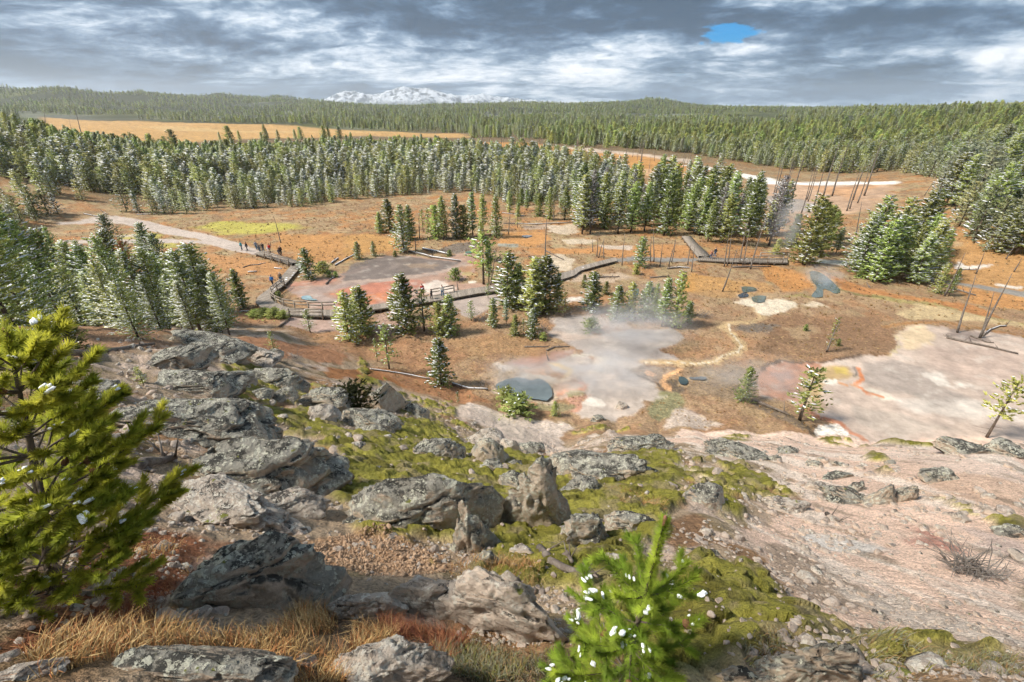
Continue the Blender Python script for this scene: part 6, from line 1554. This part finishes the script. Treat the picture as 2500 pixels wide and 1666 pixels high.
blades('sage_brush', [('H 600,1380 900,1300 1300,1420 1500,1568 700,1568', .5), ('I 300,1380 700,1300 650,1568 200,1568', .2), ('I 1150,1250 2353,1400 2353,1568 1300,1568', .3)], 6000, .10, .0028, [(.20, .20, .13), (.26, .25, .16), (.30, .19, .09), (.20, .19, .05)], 17, 'grey-green and brown heathy growth at the bottom')
# sedge tufts over the basin floor
tuft = []
for q in range(3):
    rr = random.Random(q); B = MB()
    for i in range(12):
        a = rr.random() * 6.28; l = rr.uniform(.5, 1); p = np.array([rr.uniform(-.3, .3), rr.uniform(-.3, .3), 0]); d_ = np.array([math.cos(a), math.sin(a), 0]); sd = np.array([-d_[1], d_[0], 0]) * .07
        B.quad(p - sd, p + sd, p + d_ * l * .5 + sd * .3 + (0, 0, l * .8), p + d_ * l * .5 - sd * .3 + (0, 0, l * .8))
    m, t, b_ = new_mat('sedge_tuft'); oi = t.new('ShaderNodeObjectInfo'); t.l.new(t.mix(oi.outputs['Random'], ((.27, .15, .06), (.28, .20, .10), (.17, .10, .055))[q], ((.33, .22, .09), (.34, .26, .15), (.24, .16, .08))[q]), b_.inputs['Base Color'])
    tuft.append(bpy.data.objects.new('tuft_%d' % q, B.mesh('tuft', [m], False)))
cand = np.nonzero((RID == 0) & (RAD > 33) & (RAD < 135) & (np.abs(AA.ravel()) < 1.1) & (C[:, 0] < .40))[0]
cand = RNG.choice(cand, min(8000, len(cand)), replace=False, p=None)
rad_ = RAD[cand]; s_ = RNG.uniform(.12, .34, len(cand)) * np.clip(rad_ / 60, .7, 1.5)
scatter('sedge', VT[cand], np.stack([np.zeros(len(cand)), np.zeros(len(cand)), RNG.uniform(0, 6, len(cand))], -1), np.stack([s_, s_, s_ * .8], -1), np.where(fbm2(VT[cand, 0] * .1, VT[cand, 1] * .1, 3, 220) > .52, 0, np.where(RNG.random(len(cand)) < .6, 1, 2)), tuft, 'orange and brown sedge tufts covering the basin floor', 'sedge')

# ------------------------------------------------------------------ snowy range on the skyline
m, t, b_ = new_mat('snowy_mountain'); g = t.new('ShaderNodeNewGeometry'); v = g.outputs['Position']; sp = t.new('ShaderNodeSeparateXYZ'); t.l.new(g.outputs['Normal'], sp.inputs[0]); sp2 = t.new('ShaderNodeSeparateXYZ'); t.l.new(v, sp2.inputs[0])
n = t.noise(v, .010, 6, .7); c = t.mix(t.step(t.m('ADD', n, t.m('MULTIPLY', sp.outputs[2], -.35)), .14, .28), (.52, .55, .60), (.11, .13, .16)); low_ = t.step(t.m('ADD', sp2.outputs[2], t.m('MULTIPLY', n, 150)), 120, 190)
c = t.mix(low_, (.06, .08, .07), c); t.l.new(c, b_.inputs['Base Color']); M_MTN = m
crest = [(640, 243), (700, 236), (745, 229), (790, 209), (815, 207), (835, 216), (850, 219), (880, 212), (920, 199), (960, 203), (985, 203), (1020, 214), (1060, 220), (1110, 215), (1150, 222), (1200, 228), (1290, 236), (1400, 243)]
def range_mesh(name, crest, r0, dr, mat, amp, rows=40, cols=260, seed=0, base=-40):
    az_ = []; zt = []
    for u, v_ in crest:
        q = wp(u, v_, r0); az_.append(math.atan2(q[0], q[1])); zt.append(q[2])
    A = np.linspace(az_[0], az_[-1], cols); Zc = np.interp(A, az_, zt); rr_ = np.linspace(-1, 1, rows); AG, RG = np.meshgrid(A, rr_, indexing='ij'); rad = r0 + RG * dr; x, y = np.sin(AG) * rad, np.cos(AG) * rad
    prof = (1 - np.abs(RG)) ** .9; rid = 1 - np.abs(fbm2(x * .0036 + seed, y * .0036, 5, 300 + seed) - .5) * 2
    z = base + (Zc[:, None] - base) * prof + (rid - .85) * amp * np.minimum(1, (1 - np.abs(RG)) * 3) * np.where(np.abs(RG) < .06, .25, 1)
    gi_ = np.arange(cols * rows).reshape(cols, rows); q = np.stack([gi_[:-1, :-1], gi_[1:, :-1], gi_[1:, 1:], gi_[:-1, 1:]], -1).reshape(-1, 4)
    return obj(name, mesh_np(name, np.stack([x, y, z], -1).reshape(-1, 3), q, None, mat), kind='structure')
range_mesh('snowy_mountains', crest, 6600, 1300, M_MTN, 150, 44, 320)
m, t, b_ = new_mat('distant_ridge'); b_.inputs['Base Color'].default_value = (.035, .05, .06, 1)
range_mesh('distant_ridge', [(1640, 256), (1760, 251), (1850, 248), (1960, 243), (2050, 240), (2120, 243), (2260, 250), (2400, 256)], 5600, 500, m, 20, 14, 80, 4)

# ------------------------------------------------------------------ steam over the springs
def steam(k, u, v, sx, sy, sz, dens, label, seed=0, lift=.0, thr=.46):
    b = flat(k, u, v); V, Fc = ico(3); m = bpy.data.materials.new('steam'); m.use_nodes = True; t = NT(m.node_tree); t.n.remove(t.n['Principled BSDF'])
    pv = t.new('ShaderNodeVolumePrincipled'); pv.inputs['Color'].default_value = (.96, .97, 1, 1); pv.inputs['Anisotropy'].default_value = .2
    tc = t.new('ShaderNodeTexCoord'); ob = tc.outputs['Object']; ln_ = t.vm('LENGTH', ob); fall = t.step(ln_, 1.0, .25)
    off_ = t.vm('ADD', ob, (seed * 3.1, seed * 1.7, 0.0)); n = t.noise(t.vm('MULTIPLY', off_, (1.0, 1.0, .7)), 2.1, 3, .6, .4)
    dn = t.m('MULTIPLY', t.m('MULTIPLY', fall, t.step(n, thr - .12, thr + .2)), dens); t.l.new(dn, pv.inputs['Density']); t.l.new(pv.outputs[0], t.n['Material Output'].inputs['Volume'])
    me = mesh_np('steam', V, Fc, None, m); o = obj('steam', me, loc=(b[0], b[1], sz * .82 + lift), kind='stuff', label=label, category='steam'); o.scale = (sx, sy, sz); return o
steam('N', 1450, 360, 9.0, 5.0, 2.6, 0.36, 'white steam billowing from the grey mud spring', 1)
steam('N', 1750, 120, 4.2, 3.0, 3.2, 0.30, 'white steam drifting up in front of the spring-side pines', 2)
steam('N', 320, 800, 4.6, 2.6, 1.5, 0.58, 'thin steam over the blue pool', 3)
steam('N', 1200, 780, 7.5, 5.0, 1.7, 0.50, 'white steam across the white sinter', 4)
steam('C', 690, 900, 3.4, 3.0, 6.0, 0.24, 'tall wisp of vapour beside the bridge', 5)
steam('C', 960, 1110, 3.8, 3.0, 1.8, 0.44, 'vapour curling off the green pool', 6)
steam('F', 480, 560, 7.0, 4.0, 2.2, 0.19, 'faint mist before the red mud', 7)

# ------------------------------------------------------------------ air between here and the skyline
m = bpy.data.materials.new('thin_haze'); m.use_nodes = True; t = NT(m.node_tree); t.n.remove(t.n['Principled BSDF']); pv = t.new('ShaderNodeVolumePrincipled')
pv.inputs['Color'].default_value = (.86, .92, 1, 1); pv.inputs['Density'].default_value = 9e-5; pv.inputs['Anisotropy'].default_value = .3; t.l.new(pv.outputs[0], t.n['Material Output'].inputs['Volume'])
B = MB(); B.box(Matrix.Translation((0, 500, 140)) @ Matrix.Diagonal((17000, 17000, 480, 1))); obj('haze', B.mesh('haze', [m], False), kind='stuff', label='thin pale haze over the distant hills', category='haze')
